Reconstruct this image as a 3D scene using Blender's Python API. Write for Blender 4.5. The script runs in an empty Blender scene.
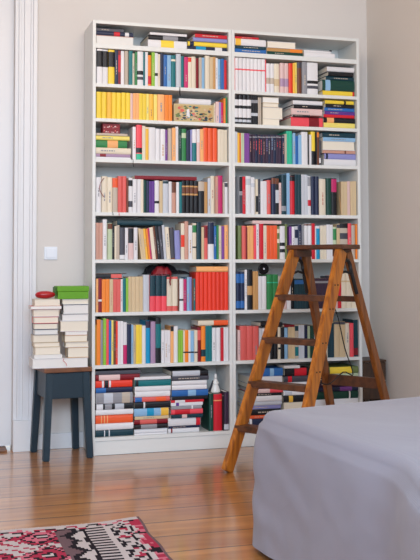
import bpy, bmesh, math, random
from mathutils import Vector, Matrix, noise
random.seed(7)
SC = bpy.context.scene
COL = SC.collection
PI = math.pi

# ------------------------------------------------------------------ camera model
CAM = Vector((-0.89993, -5.19223, 1.03010))
YAW, PITCH, ROLL, F, SY = -0.2933091, 0.0482956, 0.0028113, 964.36, 62.709
RM = Matrix.Rotation(YAW, 3, 'Z') @ Matrix.Rotation(PITCH, 3, 'X') @ Matrix.Rotation(ROLL, 3, 'Y')

def at(u, v, Y=None, Z=None, X=None):
    """the point where the line of sight through picture point (u, v) meets a plane"""
    d = RM @ Vector(((u - 210) / F, 1.0, -(v - 280 + SY) / F))
    if Y is not None: k = (Y - CAM.y) / d.y
    elif Z is not None: k = (Z - CAM.z) / d.z
    else: k = (X - CAM.x) / d.x
    return CAM + d * k

cam = bpy.data.cameras.new('camera')
co = bpy.data.objects.new('camera', cam)
COL.objects.link(co)
m4 = Matrix.Identity(4)
for i in range(3):
    m4[i][0] = RM[i][0]; m4[i][1] = RM[i][2]; m4[i][2] = -RM[i][1]; m4[i][3] = CAM[i]
co.matrix_world = m4
cam.sensor_fit = 'VERTICAL'; cam.sensor_height = 36.0
cam.lens = 36.0 * F / 560.0
cam.shift_y = -SY / 560.0
cam.clip_start = 0.05
SC.camera = co

# ------------------------------------------------------------------ materials
def lin(c):
    c = c / 255.0
    return c / 12.92 if c <= 0.04045 else ((c + 0.055) / 1.055) ** 2.4
def rgb(t): return (lin(t[0]), lin(t[1]), lin(t[2]), 1.0)

def mat(name, col, rough=0.5, var=0.0, bump=0.0, bscale=60, spec=0.4, coat=0.0, noise_amt=0.0, nscale=8):
    m = bpy.data.materials.new(name); m.use_nodes = True
    nt = m.node_tree; n = nt.nodes; l = nt.links
    b = n['Principled BSDF']
    b.inputs['Roughness'].default_value = rough
    b.inputs['Specular IOR Level'].default_value = spec
    b.inputs['Coat Weight'].default_value = coat
    base = n.new('ShaderNodeRGB'); base.outputs[0].default_value = rgb(col)
    out = base.outputs[0]
    if var:
        oi = n.new('ShaderNodeObjectInfo')
        mr = n.new('ShaderNodeMapRange'); mr.inputs[3].default_value = 1 - var; mr.inputs[4].default_value = 1 + var
        l.new(oi.outputs['Random'], mr.inputs[0])
        hs = n.new('ShaderNodeHueSaturation'); l.new(mr.outputs[0], hs.inputs['Value']); l.new(out, hs.inputs['Color'])
        out = hs.outputs[0]
    if noise_amt:
        tc = n.new('ShaderNodeTexCoord')
        no = n.new('ShaderNodeTexNoise'); no.inputs['Scale'].default_value = nscale; no.inputs['Detail'].default_value = 4
        l.new(tc.outputs['Object'], no.inputs['Vector'])
        mr = n.new('ShaderNodeMapRange'); mr.inputs[3].default_value = 1 - noise_amt; mr.inputs[4].default_value = 1 + noise_amt
        l.new(no.outputs['Fac'], mr.inputs[0])
        hs = n.new('ShaderNodeHueSaturation'); l.new(mr.outputs[0], hs.inputs['Value']); l.new(out, hs.inputs['Color'])
        out = hs.outputs[0]
    l.new(out, b.inputs['Base Color'])
    if bump:
        tc = n.new('ShaderNodeTexCoord')
        no = n.new('ShaderNodeTexNoise'); no.inputs['Scale'].default_value = bscale; no.inputs['Detail'].default_value = 5
        l.new(tc.outputs['Object'], no.inputs['Vector'])
        bp = n.new('ShaderNodeBump'); bp.inputs['Strength'].default_value = bump; bp.inputs['Distance'].default_value = 0.002
        l.new(no.outputs['Fac'], bp.inputs['Height']); l.new(bp.outputs[0], b.inputs['Normal'])
    return m

PAL = {  # code: (colour word, sRGB)
 'w': ('white', (226, 224, 226)), 'c': ('cream', (226, 214, 192)), 'b': ('beige', (208, 184, 146)),
 'p': ('pale pink', (224, 192, 188)), 'k': ('black', (26, 27, 33)), 'n': ('navy', (32, 42, 72)),
 'u': ('blue', (45, 105, 175)), 'lb': ('light blue', (140, 182, 216)), 'cy': ('bright blue', (20, 145, 190)),
 't': ('teal', (22, 112, 118)), 'dt': ('dark teal', (22, 58, 70)), 'g': ('green', (48, 130, 72)),
 'mg': ('mint green', (50, 185, 145)), 'lg': ('lime green', (140, 190, 60)), 'ol': ('olive green', (110, 125, 75)),
 'y': ('yellow', (240, 208, 66)), 'py': ('pale yellow', (236, 218, 115)), 'o': ('orange', (240, 135, 45)),
 'po': ('peach', (242, 175, 112)), 'ro': ('bright red', (232, 62, 40)), 'r': ('red', (205, 32, 48)),
 'dr': ('dark red', (128, 20, 34)), 's': ('salmon red', (220, 98, 92)), 'pk': ('coral pink', (238, 80, 92)),
 'm': ('magenta', (196, 42, 105)), 'v': ('violet', (98, 55, 140)), 'pl': ('dark purple', (58, 40, 62)),
 'lv': ('lavender', (140, 142, 196)), 'mv': ('mauve', (170, 140, 170)), 'gr': ('grey', (148, 148, 154)),
 'lgr': ('light grey', (196, 200, 208)), 'dg': ('dark grey', (72, 72, 82)), 'br': ('brown', (112, 66, 46)),
 'tn': ('tan', (196, 148, 92)), 'rb': ('dusty pink', (200, 150, 132)), 'dgn': ('dark green', (20, 66, 56)),
 'pg': ('pale green', (190, 205, 170)), 'yo': ('golden yellow', (240, 188, 70)), 'or': ('reddish orange', (238, 95, 50)),
 'pp': ('purple', (125, 70, 150)), 'wd': ('oatmeal', (190, 176, 160)),
}
_mc = {}
def cm(code):
    if code not in _mc:
        _mc[code] = mat('book_cover_' + PAL[code][0].replace(' ', '_'), PAL[code][1], 0.42, var=0.05, spec=0.35)
    return _mc[code]
M_PAGE = mat('paper_pages', (234, 225, 208), 0.85, var=0.05)
M_PAGEW = mat('white_paper_pages', (232, 230, 226), 0.85, var=0.04)
M_CASE = mat('white_laminate', (224, 225, 222), 0.38)
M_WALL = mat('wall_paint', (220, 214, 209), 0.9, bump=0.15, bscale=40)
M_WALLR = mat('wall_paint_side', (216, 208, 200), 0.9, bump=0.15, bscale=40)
M_TRIM = mat('white_gloss_paint', (226, 226, 228), 0.35)
M_CEIL = mat('ceiling_paint', (235, 232, 228), 0.9)
M_DARK = mat('dark_metal', (28, 26, 26), 0.5)
M_STOOL = mat('blue_grey_paint', (36, 54, 66), 0.42, noise_amt=0.18, nscale=14, bump=0.2)
M_SWITCH = mat('white_plastic', (232, 236, 244), 0.3)

def wood(name, a, b_, scale=(3, 3, 30), rough=0.35, coat=0.2, ring=6.0):
    m = bpy.data.materials.new(name); m.use_nodes = True
    nt = m.node_tree; n = nt.nodes; l = nt.links
    p = n['Principled BSDF']; p.inputs['Roughness'].default_value = rough; p.inputs['Coat Weight'].default_value = coat
    p.inputs['Coat Roughness'].default_value = 0.25
    tc = n.new('ShaderNodeTexCoord'); mp = n.new('ShaderNodeMapping'); mp.inputs['Scale'].default_value = scale
    l.new(tc.outputs['Object'], mp.inputs[0])
    no = n.new('ShaderNodeTexNoise'); no.inputs['Scale'].default_value = ring; no.inputs['Detail'].default_value = 6; no.inputs['Distortion'].default_value = 0.6
    l.new(mp.outputs[0], no.inputs['Vector'])
    cr = n.new('ShaderNodeValToRGB'); cr.color_ramp.elements[0].position = 0.3; cr.color_ramp.elements[1].position = 0.72
    cr.color_ramp.elements[0].color = rgb(a); cr.color_ramp.elements[1].color = rgb(b_)
    l.new(no.outputs['Fac'], cr.inputs[0]); l.new(cr.outputs[0], p.inputs['Base Color'])
    return m
M_LADDER = wood('varnished_pine', (130, 66, 14), (206, 124, 34), (40, 40, 4), 0.38, 0.25, 1.0)
M_BACKLEG = wood('darker_pine', (92, 48, 18), (150, 86, 32), (40, 40, 4), 0.4, 0.25, 1.0)
M_STEP = wood('worn_dark_wood', (60, 32, 18), (104, 60, 34), (14, 14, 14), 0.45, 0.15, 1.5)
M_SEAT = wood('stool_seat_wood', (96, 58, 36), (140, 90, 58), (6, 30, 6), 0.5, 0.1, 2.0)
M_BOXW = wood('dark_crate_wood', (44, 28, 20), (82, 56, 36), (20, 20, 3), 0.5, 0.1, 1.5)

def floor_mat():
    m = bpy.data.materials.new('varnished_floorboards'); m.use_nodes = True
    nt = m.node_tree; n = nt.nodes; l = nt.links; p = n['Principled BSDF']
    tc = n.new('ShaderNodeTexCoord'); sp = n.new('ShaderNodeSeparateXYZ'); l.new(tc.outputs['Object'], sp.inputs[0])
    dv = n.new('ShaderNodeMath'); dv.operation = 'DIVIDE'; dv.inputs[1].default_value = 0.2; l.new(sp.outputs['Y'], dv.inputs[0])
    fl = n.new('ShaderNodeMath'); fl.operation = 'FLOOR'; l.new(dv.outputs[0], fl.inputs[0])
    fr = n.new('ShaderNodeMath'); fr.operation = 'FRACT'; l.new(dv.outputs[0], fr.inputs[0])
    wn = n.new('ShaderNodeTexWhiteNoise'); wn.noise_dimensions = '1D'; l.new(fl.outputs[0], wn.inputs['W'])
    mp = n.new('ShaderNodeMapping'); mp.inputs['Scale'].default_value = (1.0, 8, 1); l.new(tc.outputs['Object'], mp.inputs[0])
    off = n.new('ShaderNodeCombineXYZ'); ml = n.new('ShaderNodeMath'); ml.operation = 'MULTIPLY'; ml.inputs[1].default_value = 37
    l.new(wn.outputs[0], ml.inputs[0]); l.new(ml.outputs[0], off.inputs[0]); l.new(off.outputs[0], mp.inputs['Location'])
    no = n.new('ShaderNodeTexNoise'); no.inputs['Scale'].default_value = 1.6; no.inputs['Detail'].default_value = 7; no.inputs['Distortion'].default_value = 1.0
    l.new(mp.outputs[0], no.inputs['Vector'])
    cr = n.new('ShaderNodeValToRGB'); e = cr.color_ramp.elements
    e[0].position = 0.3; e[0].color = rgb((166, 104, 48)); e[1].position = 0.75; e[1].color = rgb((214, 150, 80))
    l.new(no.outputs['Fac'], cr.inputs[0])
    hs = n.new('ShaderNodeHueSaturation'); mr = n.new('ShaderNodeMapRange'); mr.inputs[3].default_value = 0.84; mr.inputs[4].default_value = 1.12
    l.new(wn.outputs[0], mr.inputs[0]); l.new(mr.outputs[0], hs.inputs['Value']); l.new(cr.outputs[0], hs.inputs['Color'])
    # knots
    vo = n.new('ShaderNodeTexVoronoi'); vo.inputs['Scale'].default_value = 2.3
    mp2 = n.new('ShaderNodeMapping'); mp2.inputs['Scale'].default_value = (1.0, 2.0, 1); l.new(tc.outputs['Object'], mp2.inputs[0]); l.new(mp2.outputs[0], vo.inputs['Vector'])
    kn = n.new('ShaderNodeMapRange'); kn.inputs[1].default_value = 0.02; kn.inputs[2].default_value = 0.055; kn.inputs[3].default_value = 0.45; kn.inputs[4].default_value = 1.0
    l.new(vo.outputs['Distance'], kn.inputs[0])
    gap = n.new('ShaderNodeMath'); gap.operation = 'GREATER_THAN'; gap.inputs[1].default_value = 0.055; l.new(fr.outputs[0], gap.inputs[0])
    g2 = n.new('ShaderNodeMapRange'); g2.inputs[3].default_value = 0.3; g2.inputs[4].default_value = 1.0; l.new(gap.outputs[0], g2.inputs[0])
    mm = n.new('ShaderNodeMath'); mm.operation = 'MULTIPLY'; l.new(kn.outputs[0], mm.inputs[0]); l.new(g2.outputs[0], mm.inputs[1])
    mx = n.new('ShaderNodeMix'); mx.data_type = 'RGBA'; mx.blend_type = 'MULTIPLY'; mx.inputs[0].default_value = 1.0
    l.new(hs.outputs[0], mx.inputs[6]); l.new(mm.outputs[0], mx.inputs[7]); l.new(mx.outputs[2], p.inputs['Base Color'])
    p.inputs['Roughness'].default_value = 0.32
    p.inputs['Coat Weight'].default_value = 1.0; p.inputs['Coat Roughness'].default_value = 0.15
    bp = n.new('ShaderNodeBump'); bp.inputs['Strength'].default_value = 0.25; bp.inputs['Distance'].default_value = 0.004
    ad = n.new('ShaderNodeMath'); ad.operation = 'ADD'; l.new(gap.outputs[0], ad.inputs[0])
    nb = n.new('ShaderNodeTexNoise'); nb.inputs['Scale'].default_value = 3.0; l.new(tc.outputs['Object'], nb.inputs['Vector']); l.new(nb.outputs['Fac'], ad.inputs[1])
    l.new(ad.outputs[0], bp.inputs['Height']); l.new(bp.outputs[0], p.inputs['Normal'])
    return m

def cloth_mat():
    m = bpy.data.materials.new('lilac_grey_linen'); m.use_nodes = True
    nt = m.node_tree; n = nt.nodes; l = nt.links; p = n['Principled BSDF']
    p.inputs['Base Color'].default_value = rgb((148, 144, 154)); p.inputs['Roughness'].default_value = 0.95
    p.inputs['Specular IOR Level'].default_value = 0.1; p.inputs['Sheen Weight'].default_value = 0.2
    tc = n.new('ShaderNodeTexCoord')
    w1 = n.new('ShaderNodeTexWave'); w1.inputs['Scale'].default_value = 160; w1.inputs['Distortion'].default_value = 1.5; l.new(tc.outputs['Object'], w1.inputs['Vector'])
    w1.bands_direction = 'Z'
    n1 = n.new('ShaderNodeTexNoise'); n1.inputs['Scale'].default_value = 90; n1.inputs['Detail'].default_value = 6; l.new(tc.outputs['Object'], n1.inputs['Vector'])
    ad = n.new('ShaderNodeMath'); ad.operation = 'ADD'; l.new(w1.outputs['Fac'], ad.inputs[0]); l.new(n1.outputs['Fac'], ad.inputs[1])
    bp = n.new('ShaderNodeBump'); bp.inputs['Strength'].default_value = 0.25; bp.inputs['Distance'].default_value = 0.001
    l.new(ad.outputs[0], bp.inputs['Height']); l.new(bp.outputs[0], p.inputs['Normal'])
    return m

# ------------------------------------------------------------------ mesh helpers
def mesh_obj(name, bm, m, parent=None, smooth=False, loc=None):
    me = bpy.data.meshes.new(name); bmesh.ops.recalc_face_normals(bm, faces=bm.faces[:]); bm.to_mesh(me); bm.free()
    if isinstance(m, (list, tuple)):
        for x in m: me.materials.append(x)
    else: me.materials.append(m)
    if smooth:
        for p in me.polygons: p.use_smooth = True
    o = bpy.data.objects.new(name, me); COL.objects.link(o)
    if parent: o.parent = parent
    if loc: o.location = loc
    return o

def box(bm, x0, x1, y0, y1, z0, z1, bev=0.0, M=None):
    vs = [bm.verts.new((x, y, z)) for z in (z0, z1) for x, y in ((x0, y0), (x1, y0), (x1, y1), (x0, y1))]
    fs = [(0, 3, 2, 1), (4, 5, 6, 7), (0, 1, 5, 4), (1, 2, 6, 5), (2, 3, 7, 6), (3, 0, 4, 7)]
    faces = [bm.faces.new([vs[i] for i in f]) for f in fs]
    if bev:
        ed = list({e for f in faces for e in f.edges})
        r = bmesh.ops.bevel(bm, geom=ed, offset=bev, segments=2, affect='EDGES', profile=0.6)
        vs = list({v for f in r['faces'] for v in f.verts} | {v for v in vs if v.is_valid})
    if M is not None: bmesh.ops.transform(bm, matrix=M, verts=[v for v in vs if v.is_valid])
    return vs

def BX(name, m, parent, x0, x1, y0, y1, z0, z1, bev=0.0):
    bm = bmesh.new(); box(bm, x0, x1, y0, y1, z0, z1, bev)
    return mesh_obj(name, bm, m, parent)

def beam(bm, P, Q, wdir, w0, w1, t0, t1, bev=0.003):
    """a tapered bar from P to Q; w along wdir, t across it"""
    P, Q = Vector(P), Vector(Q); d = (Q - P).normalized()
    w = Vector(wdir); w = (w - d * w.dot(d)).normalized(); t = d.cross(w)
    vs = []
    for c, a, b in ((P, w0, t0), (Q, w1, t1)):
        for i, j in ((-1, -1), (1, -1), (1, 1), (-1, 1)):
            vs.append(bm.verts.new(c + w * (a / 2 * i) + t * (b / 2 * j)))
    faces = [bm.faces.new([vs[i] for i in f]) for f in [(0, 3, 2, 1), (4, 5, 6, 7), (0, 1, 5, 4), (1, 2, 6, 5), (2, 3, 7, 6), (3, 0, 4, 7)]]
    if bev:
        bmesh.ops.bevel(bm, geom=list({e for f in faces for e in f.edges}), offset=bev, segments=2, affect='EDGES')

def tube(bm, pts, r, seg=8, close=True):
    pts = [Vector(p) for p in pts]; rings = []
    up = Vector((0, 0, 1))
    for i, p in enumerate(pts):
        d = (pts[min(i + 1, len(pts) - 1)] - pts[max(i - 1, 0)]).normalized()
        a = d.cross(up if abs(d.z) < .95 else Vector((1, 0, 0))).normalized(); b = d.cross(a)
        rr = r[i] if isinstance(r, (list, tuple)) else r
        rings.append([bm.verts.new(p + (a * math.cos(k * 2 * PI / seg) + b * math.sin(k * 2 * PI / seg)) * rr) for k in range(seg)])
    for i in range(len(rings) - 1):
        for k in range(seg):
            bm.faces.new((rings[i][k], rings[i][(k + 1) % seg], rings[i + 1][(k + 1) % seg], rings[i + 1][k]))
    if close:
        bm.faces.new(rings[0]); bm.faces.new(rings[-1])

def lathe(bm, prof, seg=24, sx=1, sy=1):
    rings = []
    for r, z in prof:
        rings.append([bm.verts.new((r * sx * math.cos(k * 2 * PI / seg), r * sy * math.sin(k * 2 * PI / seg), z)) for k in range(seg)])
    for i in range(len(rings) - 1):
        for k in range(seg):
            bm.faces.new((rings[i][k], rings[i][(k + 1) % seg], rings[i + 1][(k + 1) % seg], rings[i + 1][k]))
    bm.faces.new(rings[0]); bm.faces.new(rings[-1])

def empty(name, loc=(0, 0, 0), rot=(0, 0, 0)):
    o = bpy.data.objects.new(name, None); o.location = loc; o.rotation_euler = rot; o.empty_display_size = .05
    COL.objects.link(o); return o
def tag(o, label, cat, group=None):
    o['label'] = label; o['category'] = cat
    if group: o['group'] = group
    return o
def struct(name, bm, m, **k):
    o = mesh_obj(name, bm, m, **k); o['kind'] = 'structure'; return o

# ------------------------------------------------------------------ the room
YW = 0.285; XR = 1.79; XL = -2.4; YF = -6.6; ZC = 3.1
bm = bmesh.new(); box(bm, XL - .1, XR + .1, YF - .1, YW + .5, -.08, 0); struct('floor', bm, floor_mat())
bm = bmesh.new(); box(bm, XL - .1, XR + .1, YF, YW + .1, ZC, ZC + .08); struct('ceiling', bm, M_CEIL)
# back wall with a doorway on its left
DX0, DX1, DZ = -1.29, -0.392, 2.95
bm = bmesh.new(); box(bm, DX1, XR + .1, YW, YW + .12, 0, ZC); box(bm, XL - .1, DX0, YW, YW + .12, 0, ZC); box(bm, DX0, DX1, YW, YW + .12, DZ, ZC)
struct('wall_back', bm, M_WALL)
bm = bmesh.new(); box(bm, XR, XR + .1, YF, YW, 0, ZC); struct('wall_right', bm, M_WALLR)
bm = bmesh.new(); box(bm, XL - .1, XL, YF, YW, 0, ZC); struct('wall_left', bm, M_WALL)
# door leaf with panels
bm = bmesh.new()
box(bm, DX0, DX1, YW + .06, YW + .1, .02, DZ)
struct('door_1', bm, M_TRIM)
dp = bpy.data.objects['door_1']
for k, (a, b_) in enumerate(((.12, .75), (.87, 1.9), (2.02, 2.85))):
    BX('door_panel', M_TRIM, dp, DX0 + .12, DX1 - .12, YW + .052, YW + .062, a, b_, .008)
bm = bmesh.new(); box(bm, DX0 + .03, DX1 - .03, YW - .03, YW + .12, 0.0, .013, .003)
struct('trim_1', bm, M_SEAT)   # threshold
# door casing: stepped mouldings
bm = bmesh.new()
def casing(x0, x1):
    prof = [(0, .02, .012), (.02, .032, .022), (.032, .05, .016), (.05, .085, .026), (.085, .098, .034), (.098, .121, .044)]
    W = .121
    for a, b_, h in prof:
        if x1 > x0: box(bm, x0 + a, x0 + b_, YW - h, YW + .002, .17, DZ + .12, .002)
        else: box(bm, x0 - b_, x0 - a, YW - h, YW + .002, .17, DZ + .12, .002)
    xa, xb = sorted((x0, x0 + (W if x1 > x0 else -W)))
    box(bm, xa, xb, YW - .045, YW + .002, 0, .17, .003)
casing(DX1, DX1 + 1); casing(DX0, DX0 - 1)
box(bm, DX0 - .121, DX1 + .121, YW - .04, YW, DZ + .12, DZ + .15 - .001, .003)
struct('trim_2', bm, M_TRIM)
bm = bmesh.new(); box(bm, DX1 + .122, XR - .02, YW - .018, YW + .001, 0, .085, .004); box(bm, XL + .001, DX0 - .122, YW - .018, YW + .001, 0, .085, .004)
struct('baseboard_back', bm, M_TRIM)
bm = bmesh.new(); box(bm, XR - .018, XR + .001, YF, YW - .02, 0, .1, .004); struct('baseboard_right', bm, M_TRIM)

# light switch
a = at(44.5, 247, Y=YW); b = at(56.7, 259.5, Y=YW)
sw = tag(empty('light_switch', ((a.x + b.x) / 2, YW, (a.z + b.z) / 2)), 'square white light switch on the bare wall above the stool', 'light switch')
s = (b.x - a.x) / 2 + .002
BX('wall_plate', M_SWITCH, sw, -s, s, -.009, -.0003, -s, s, .003)
BX('rocker', M_SWITCH, sw, -s * .72, s * .72, -.014, -.0092, -s * .72, s * .72, .002)

# ------------------------------------------------------------------ bookcases
BD = 0.27
SZ = [2.242, 2.021, 1.829, 1.606, 1.3135, 1.0555, 0.7685, 0.484, 0.096]
SHEAR = [0.0, .0045, 0, 0, 0, 0, 0, 0, 0]
def bookcase(x0, label):
    t = tag(empty('bookcase', (x0, 0, 0)), label, 'bookcase', 'white bookcases side by side against the wall')
    H = 2.37; W = .8; T = .018
    BX('side_panel', M_CASE, t, 0.0006, T, 0, BD, 0, H, .0012)
    BX('side_panel', M_CASE, t, W - T, W - .0006, 0, BD, 0, H, .0012)
    BX('top_panel', M_CASE, t, T, W - T, .001, BD, H - T, H, .001)
    BX('back_panel', M_CASE, t, T, W - T, BD - .006, BD - .001, .08, H - T)
    for i, z in enumerate(SZ):
        th = .026 if i == 0 else .019
        BX('shelf', M_CASE, t, T, W - T, .001, BD - .007, z - th, z, .001)
    BX('plinth', M_CASE, t, T, W - T, .006, .022, 0.001, .0755, .001)
    return t
bookcase(0.0, 'tall white bookcase beside the blue stool, its lowest shelf packed with flat stacks')
bookcase(0.8, 'tall white bookcase standing behind the wooden stepladder')
UX = [(.0195, .7805), (.8195, 1.5805)]
UNAME = ['stool-side bookcase', 'ladder-side bookcase']
ORD = ['top', 'second', 'third', 'fourth', 'fifth', 'sixth', 'seventh', 'eighth', 'bottom']
NUM = ['first', 'second', 'third', 'fourth', 'fifth', 'sixth', 'seventh', 'eighth', 'ninth', 'tenth', 'eleventh', 'twelfth', 'thirteenth', 'fourteenth', 'fifteenth', 'sixteenth', 'seventeenth', 'eighteenth']

# ------------------------------------------------------------------ books
LIGHTCOL = {'w', 'c', 'b', 'p', 'lb', 'lgr', 'py', 'y', 'pg', 'po', 'wd', 'yo'}
BOOKS = []   # (object, colour word, shelf key, order, flat?)
def book(T, H, D, col, loc, lean=0.0, flat=False, pages=False, marks=None, title=None, yaw=0.0, hard=None):
    """T thickness, H height, D depth; spine faces the room (or the fore-edge, when pages)"""
    hard = (T > .022) if hard is None else hard
    cv = .0022 if hard else .0008
    lip = .003 if hard else .0
    e = empty('hardback_book' if hard else 'paperback_book', loc)
    # local: x thickness, y depth (spine at y=0), z height
    bm = bmesh.new()
    n = 5; r = min(T * .45, .006 if hard else .0012)
    outer = []
    for i in range(n + 1):
        a = PI * i / n
        outer.append((T / 2 - math.cos(a) * T / 2, r - math.sin(a) * r))
    inner = [(T / 2 - math.cos(PI * i / n) * (T / 2 - cv), r + cv * .6 - math.sin(PI * i / n) * (r * .6)) for i in range(n + 1)]
    prof = [(0, D)] + outer + [(T, D), (T - cv, D)] + inner[::-1] + [(cv, D)]
    lo = [bm.verts.new((x, y, 0)) for x, y in prof]; hi = [bm.verts.new((x, y, H)) for x, y in prof]
    N = len(prof)
    for i in range(N): bm.faces.new((lo[i], lo[(i + 1) % N], hi[(i + 1) % N], hi[i]))
    # caps: quads between outer and inner profile
    o_idx = list(range(0, n + 3)); i_idx = [N - 1] + list(range(N - 2, N - 3 - n, -1)) + [n + 3]
    for k in range(len(o_idx) - 1):
        a0, a1, b0, b1 = o_idx[k], o_idx[k + 1], i_idx[k], i_idx[k + 1]
        try:
            bm.faces.new((lo[a0], lo[a1], lo[b1], lo[b0])); bm.faces.new((hi[a0], hi[a1], hi[b1], hi[b0]))
        except ValueError: pass
    M = Matrix.Identity(4)
    parts = [mesh_obj('cover', bm, cm(col), e)]
    bm = bmesh.new(); box(bm, cv + .0002, T - cv - .0002, r + cv + .0006, D - lip, lip, H - lip)
    parts.append(mesh_obj('page_block', bm, M_PAGE if random.random() < .7 else M_PAGEW, e))
    front = -.0004
    def patch(nm, c, x0, x1, z0, z1, rows=None):
        bm = bmesh.new()
        for (a, b_) in rows or [(z0, z1)]:
            K = 4; st = []
            full = x1 - x0 > T * .8
            if full: K = 5
            for j in range(K + 1):
                if full: x = T / 2 - math.cos(PI * j / K) * (T / 2 + .00015)
                else: x = x0 + (x1 - x0) * j / K
                ca = max(-1, min(1, (T / 2 - x) / (T / 2)))
                y = r - math.sqrt(max(0, 1 - ca * ca)) * r + front
                st.append((bm.verts.new((x, y, a)), bm.verts.new((x, y, b_))))
            for j in range(K): bm.faces.new((st[j][0], st[j + 1][0], st[j + 1][1], st[j][1]))
        return mesh_obj(nm, bm, cm(c), e)
    if not pages:
        for (f0, f1, c) in marks or []:
            patch('spine_band', c, T * .02, T * .98, H * f0, H * f1)
        if title:
            tc, f0, f1 = title
            rows = []; z = H * f0
            while z < H * f1:
                ln = random.uniform(.006, .02)
                rows.append((z, min(z + ln, H * f1))); z += ln + random.uniform(.003, .005)
            if rows: front = -.0008; patch('spine_title', tc, T * .4, T * .6, 0, 0, rows)
    if flat:
        # height runs along +x, thickness along +z
        e.rotation_euler = (0, PI / 2, yaw) if not pages else (0, PI / 2, yaw)
        # (x,y,z)->(z, y, -x): shift up by T
        for o in list(e.children):
            o.location = (-T, 0, 0)
        if pages:
            for o in list(e.children):
                # turn half round so the fore-edge faces the room
                o.rotation_euler = (PI, 0, 0); o.location = (-T, D, H)
    else:
        e.rotation_euler = (0, lean, yaw)
    return e

def auto_title(col, w):
    if w < .009 or random.random() < .55: return None
    c = random.choice(['gr', 'gr', 'gr', 'tn', 'rb']) if col in LIGHTCOL else random.choice(['wd', 'gr', 'wd', 'gr', 'b'])
    a = random.uniform(.12, .45)
    return (c, a, min(.94, a + random.uniform(.2, .45)))

def shelf_books(unit, row, start, spec, tops=()):
    """spec: ('G', u) gap | (u_end, v_top, colour, n, bands, lean)"""
    z0 = SZ[row]; ztop = (SZ[row - 1] - (.027 if row == 1 else .02) if row else 2.352) - .002
    x = max(at(start, 250, Y=.015).x, UX[unit][0]); order = 0; placed = []
    key = (unit, row)
    for k, it in enumerate(spec):
        if it[0] == 'G':
            x = at(it[1], 250, Y=.015).x; continue
        u, v, col = it[:3]; n = it[3] if len(it) > 3 else 1; bands = it[4] if len(it) > 4 else None; lean = it[5] if len(it) > 5 else 0
        y0 = random.uniform(.006, .02)
        vm = (v + 1)
        x1 = min(at(u, 250, Y=.013).x, UX[unit][1])
        if x1 - x < .003: continue
        zt = min(at(u, v, Y=.013).z, ztop)
        H = zt - z0 - .0006
        fb = [((at(u, q1, Y=.01).z - z0) / H, (at(u, q0, Y=.01).z - z0) / H, c) for q0, q1, c in (bands or [])]
        fb = [(max(.004, min(a, .99)), max(.01, min(b_, .996)), c) for a, b_, c in fb]
        w = (x1 - x) / n
        for j in range(n):
            hh = H - (0 if n > 1 else 0) - random.uniform(0, .0015)
            D = min(.235 - y0, max(.11, H * random.uniform(.66, .74)))
            ttl = it[6] if len(it) > 6 else None if (bands or n > 1) else auto_title(col, w)
            th = w - .0007
            if lean:
                lr = math.radians(lean)
                b_ = book(th * math.cos(lr), hh / math.cos(lr) - th * math.sin(abs(lr)), D, col, (x + (0 if lean > 0 else w * 0), y0, z0 + .0004 + (th * math.sin(lr) if lean > 0 else 0)), lr, marks=fb, title=ttl)
            else:
                b_ = book(th, hh, D, col, (x, y0, z0 + .0004), 0, marks=fb, title=ttl)
            order += 1
            BOOKS.append([b_, PAL[col][0], key, x, 'up', n > 1])
            placed.append((x, x + w, z0 + .0004 + hh))
            x += w
        x = x1
    for it in tops:
        u0, u1, thpx, col = it[:4]; bands = it[4] if len(it) > 4 else None
        a = max(at(u0, 250, Y=.02).x, UX[unit][0]); b_ = min(at(u1, 250, Y=.02).x, UX[unit][1])
        base = max([p[2] for p in placed if p[1] > a and p[0] < b_] or [z0]) + .0006
        th = thpx / 183.0 * (1 if unit == 0 else 1.08)
        th = min(th, ztop - base)
        if th < .004: print('NO ROOM', unit, row, it); th = .005
        L = b_ - a - .001
        fb = [(((at(q0, 250, Y=.02).x - a) / L), ((at(q1, 250, Y=.02).x - a) / L), c) for q0, q1, c in (bands or [])]
        bk = book(th, L, .16, col, (a, .018, base), flat=True, marks=[(max(.005, p), min(.995, q), c) for p, q, c in fb])
        BOOKS.append([bk, PAL[col][0], key, a, 'on', False])
        placed.append((a, b_, base + th))
    return placed

STACKN = {}
def stack(unit, row, items, base=None, where=None, ypl=.015):
    """items top-down: (u0, u1, v_top, colour, bands, pages)"""
    key = (unit, row) if where is None else where
    STACKN[key] = STACKN.get(key, 0) + 1; sn = STACKN[key]
    z = (SZ[row] if base is None else base) + .0004
    ztop = ((SZ[row - 1] - .02 if row else 2.352) - .002) if unit is not None else 9
    N = len(items); tot = 0
    for i, it in enumerate(reversed(items)):
        u0, u1, v, col = it[:4]; bands = it[4] if len(it) > 4 else None; pages = it[5] if len(it) > 5 else False
        y0 = ypl + random.uniform(-.006, .006)
        um = (u0 + u1) / 2
        a = at(u0, v, Y=y0).x; b_ = at(u1, v, Y=y0).x
        if unit is not None: a = max(a, UX[unit][0]); b_ = min(b_, UX[unit][1])
        zt = min(at(um, v, Y=y0).z, ztop); th = zt - z - .0004
        if th < .0035: print('THIN', key, sn, it, th); th = .004
        L = b_ - a - .001
        fb = [(((at(q0, v, Y=y0).x - a) / L), ((at(q1, v, Y=y0).x - a) / L), c) for q0, q1, c in (bands or [])]
        ttl = None
        if not bands and not pages and th > .009 and random.random() < .75 and col != 'w':
            ttl = ('wd' if col not in LIGHTCOL else 'gr', random.uniform(.08, .3), random.uniform(.45, .8))
        D = min(.22, L * 1.25) if not pages else min(.2, L * .75)
        bk = book(th, L, D, col, (a, y0, z), flat=True, pages=pages, marks=[(max(.005, p), min(.995, q), c) for p, q, c in fb], title=ttl, yaw=0)
        BOOKS.append([bk, PAL[col][0], key, (sn, N - i, N), 'flat', False])
        z += th + .0004
    return z
STACKTOP = {}
_c = ['rb', 's', 'pk', 'or', 'pk', 'rb', 'lv', 'wd', 'lb', 'gr', 'r', 's', 'rb']
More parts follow.
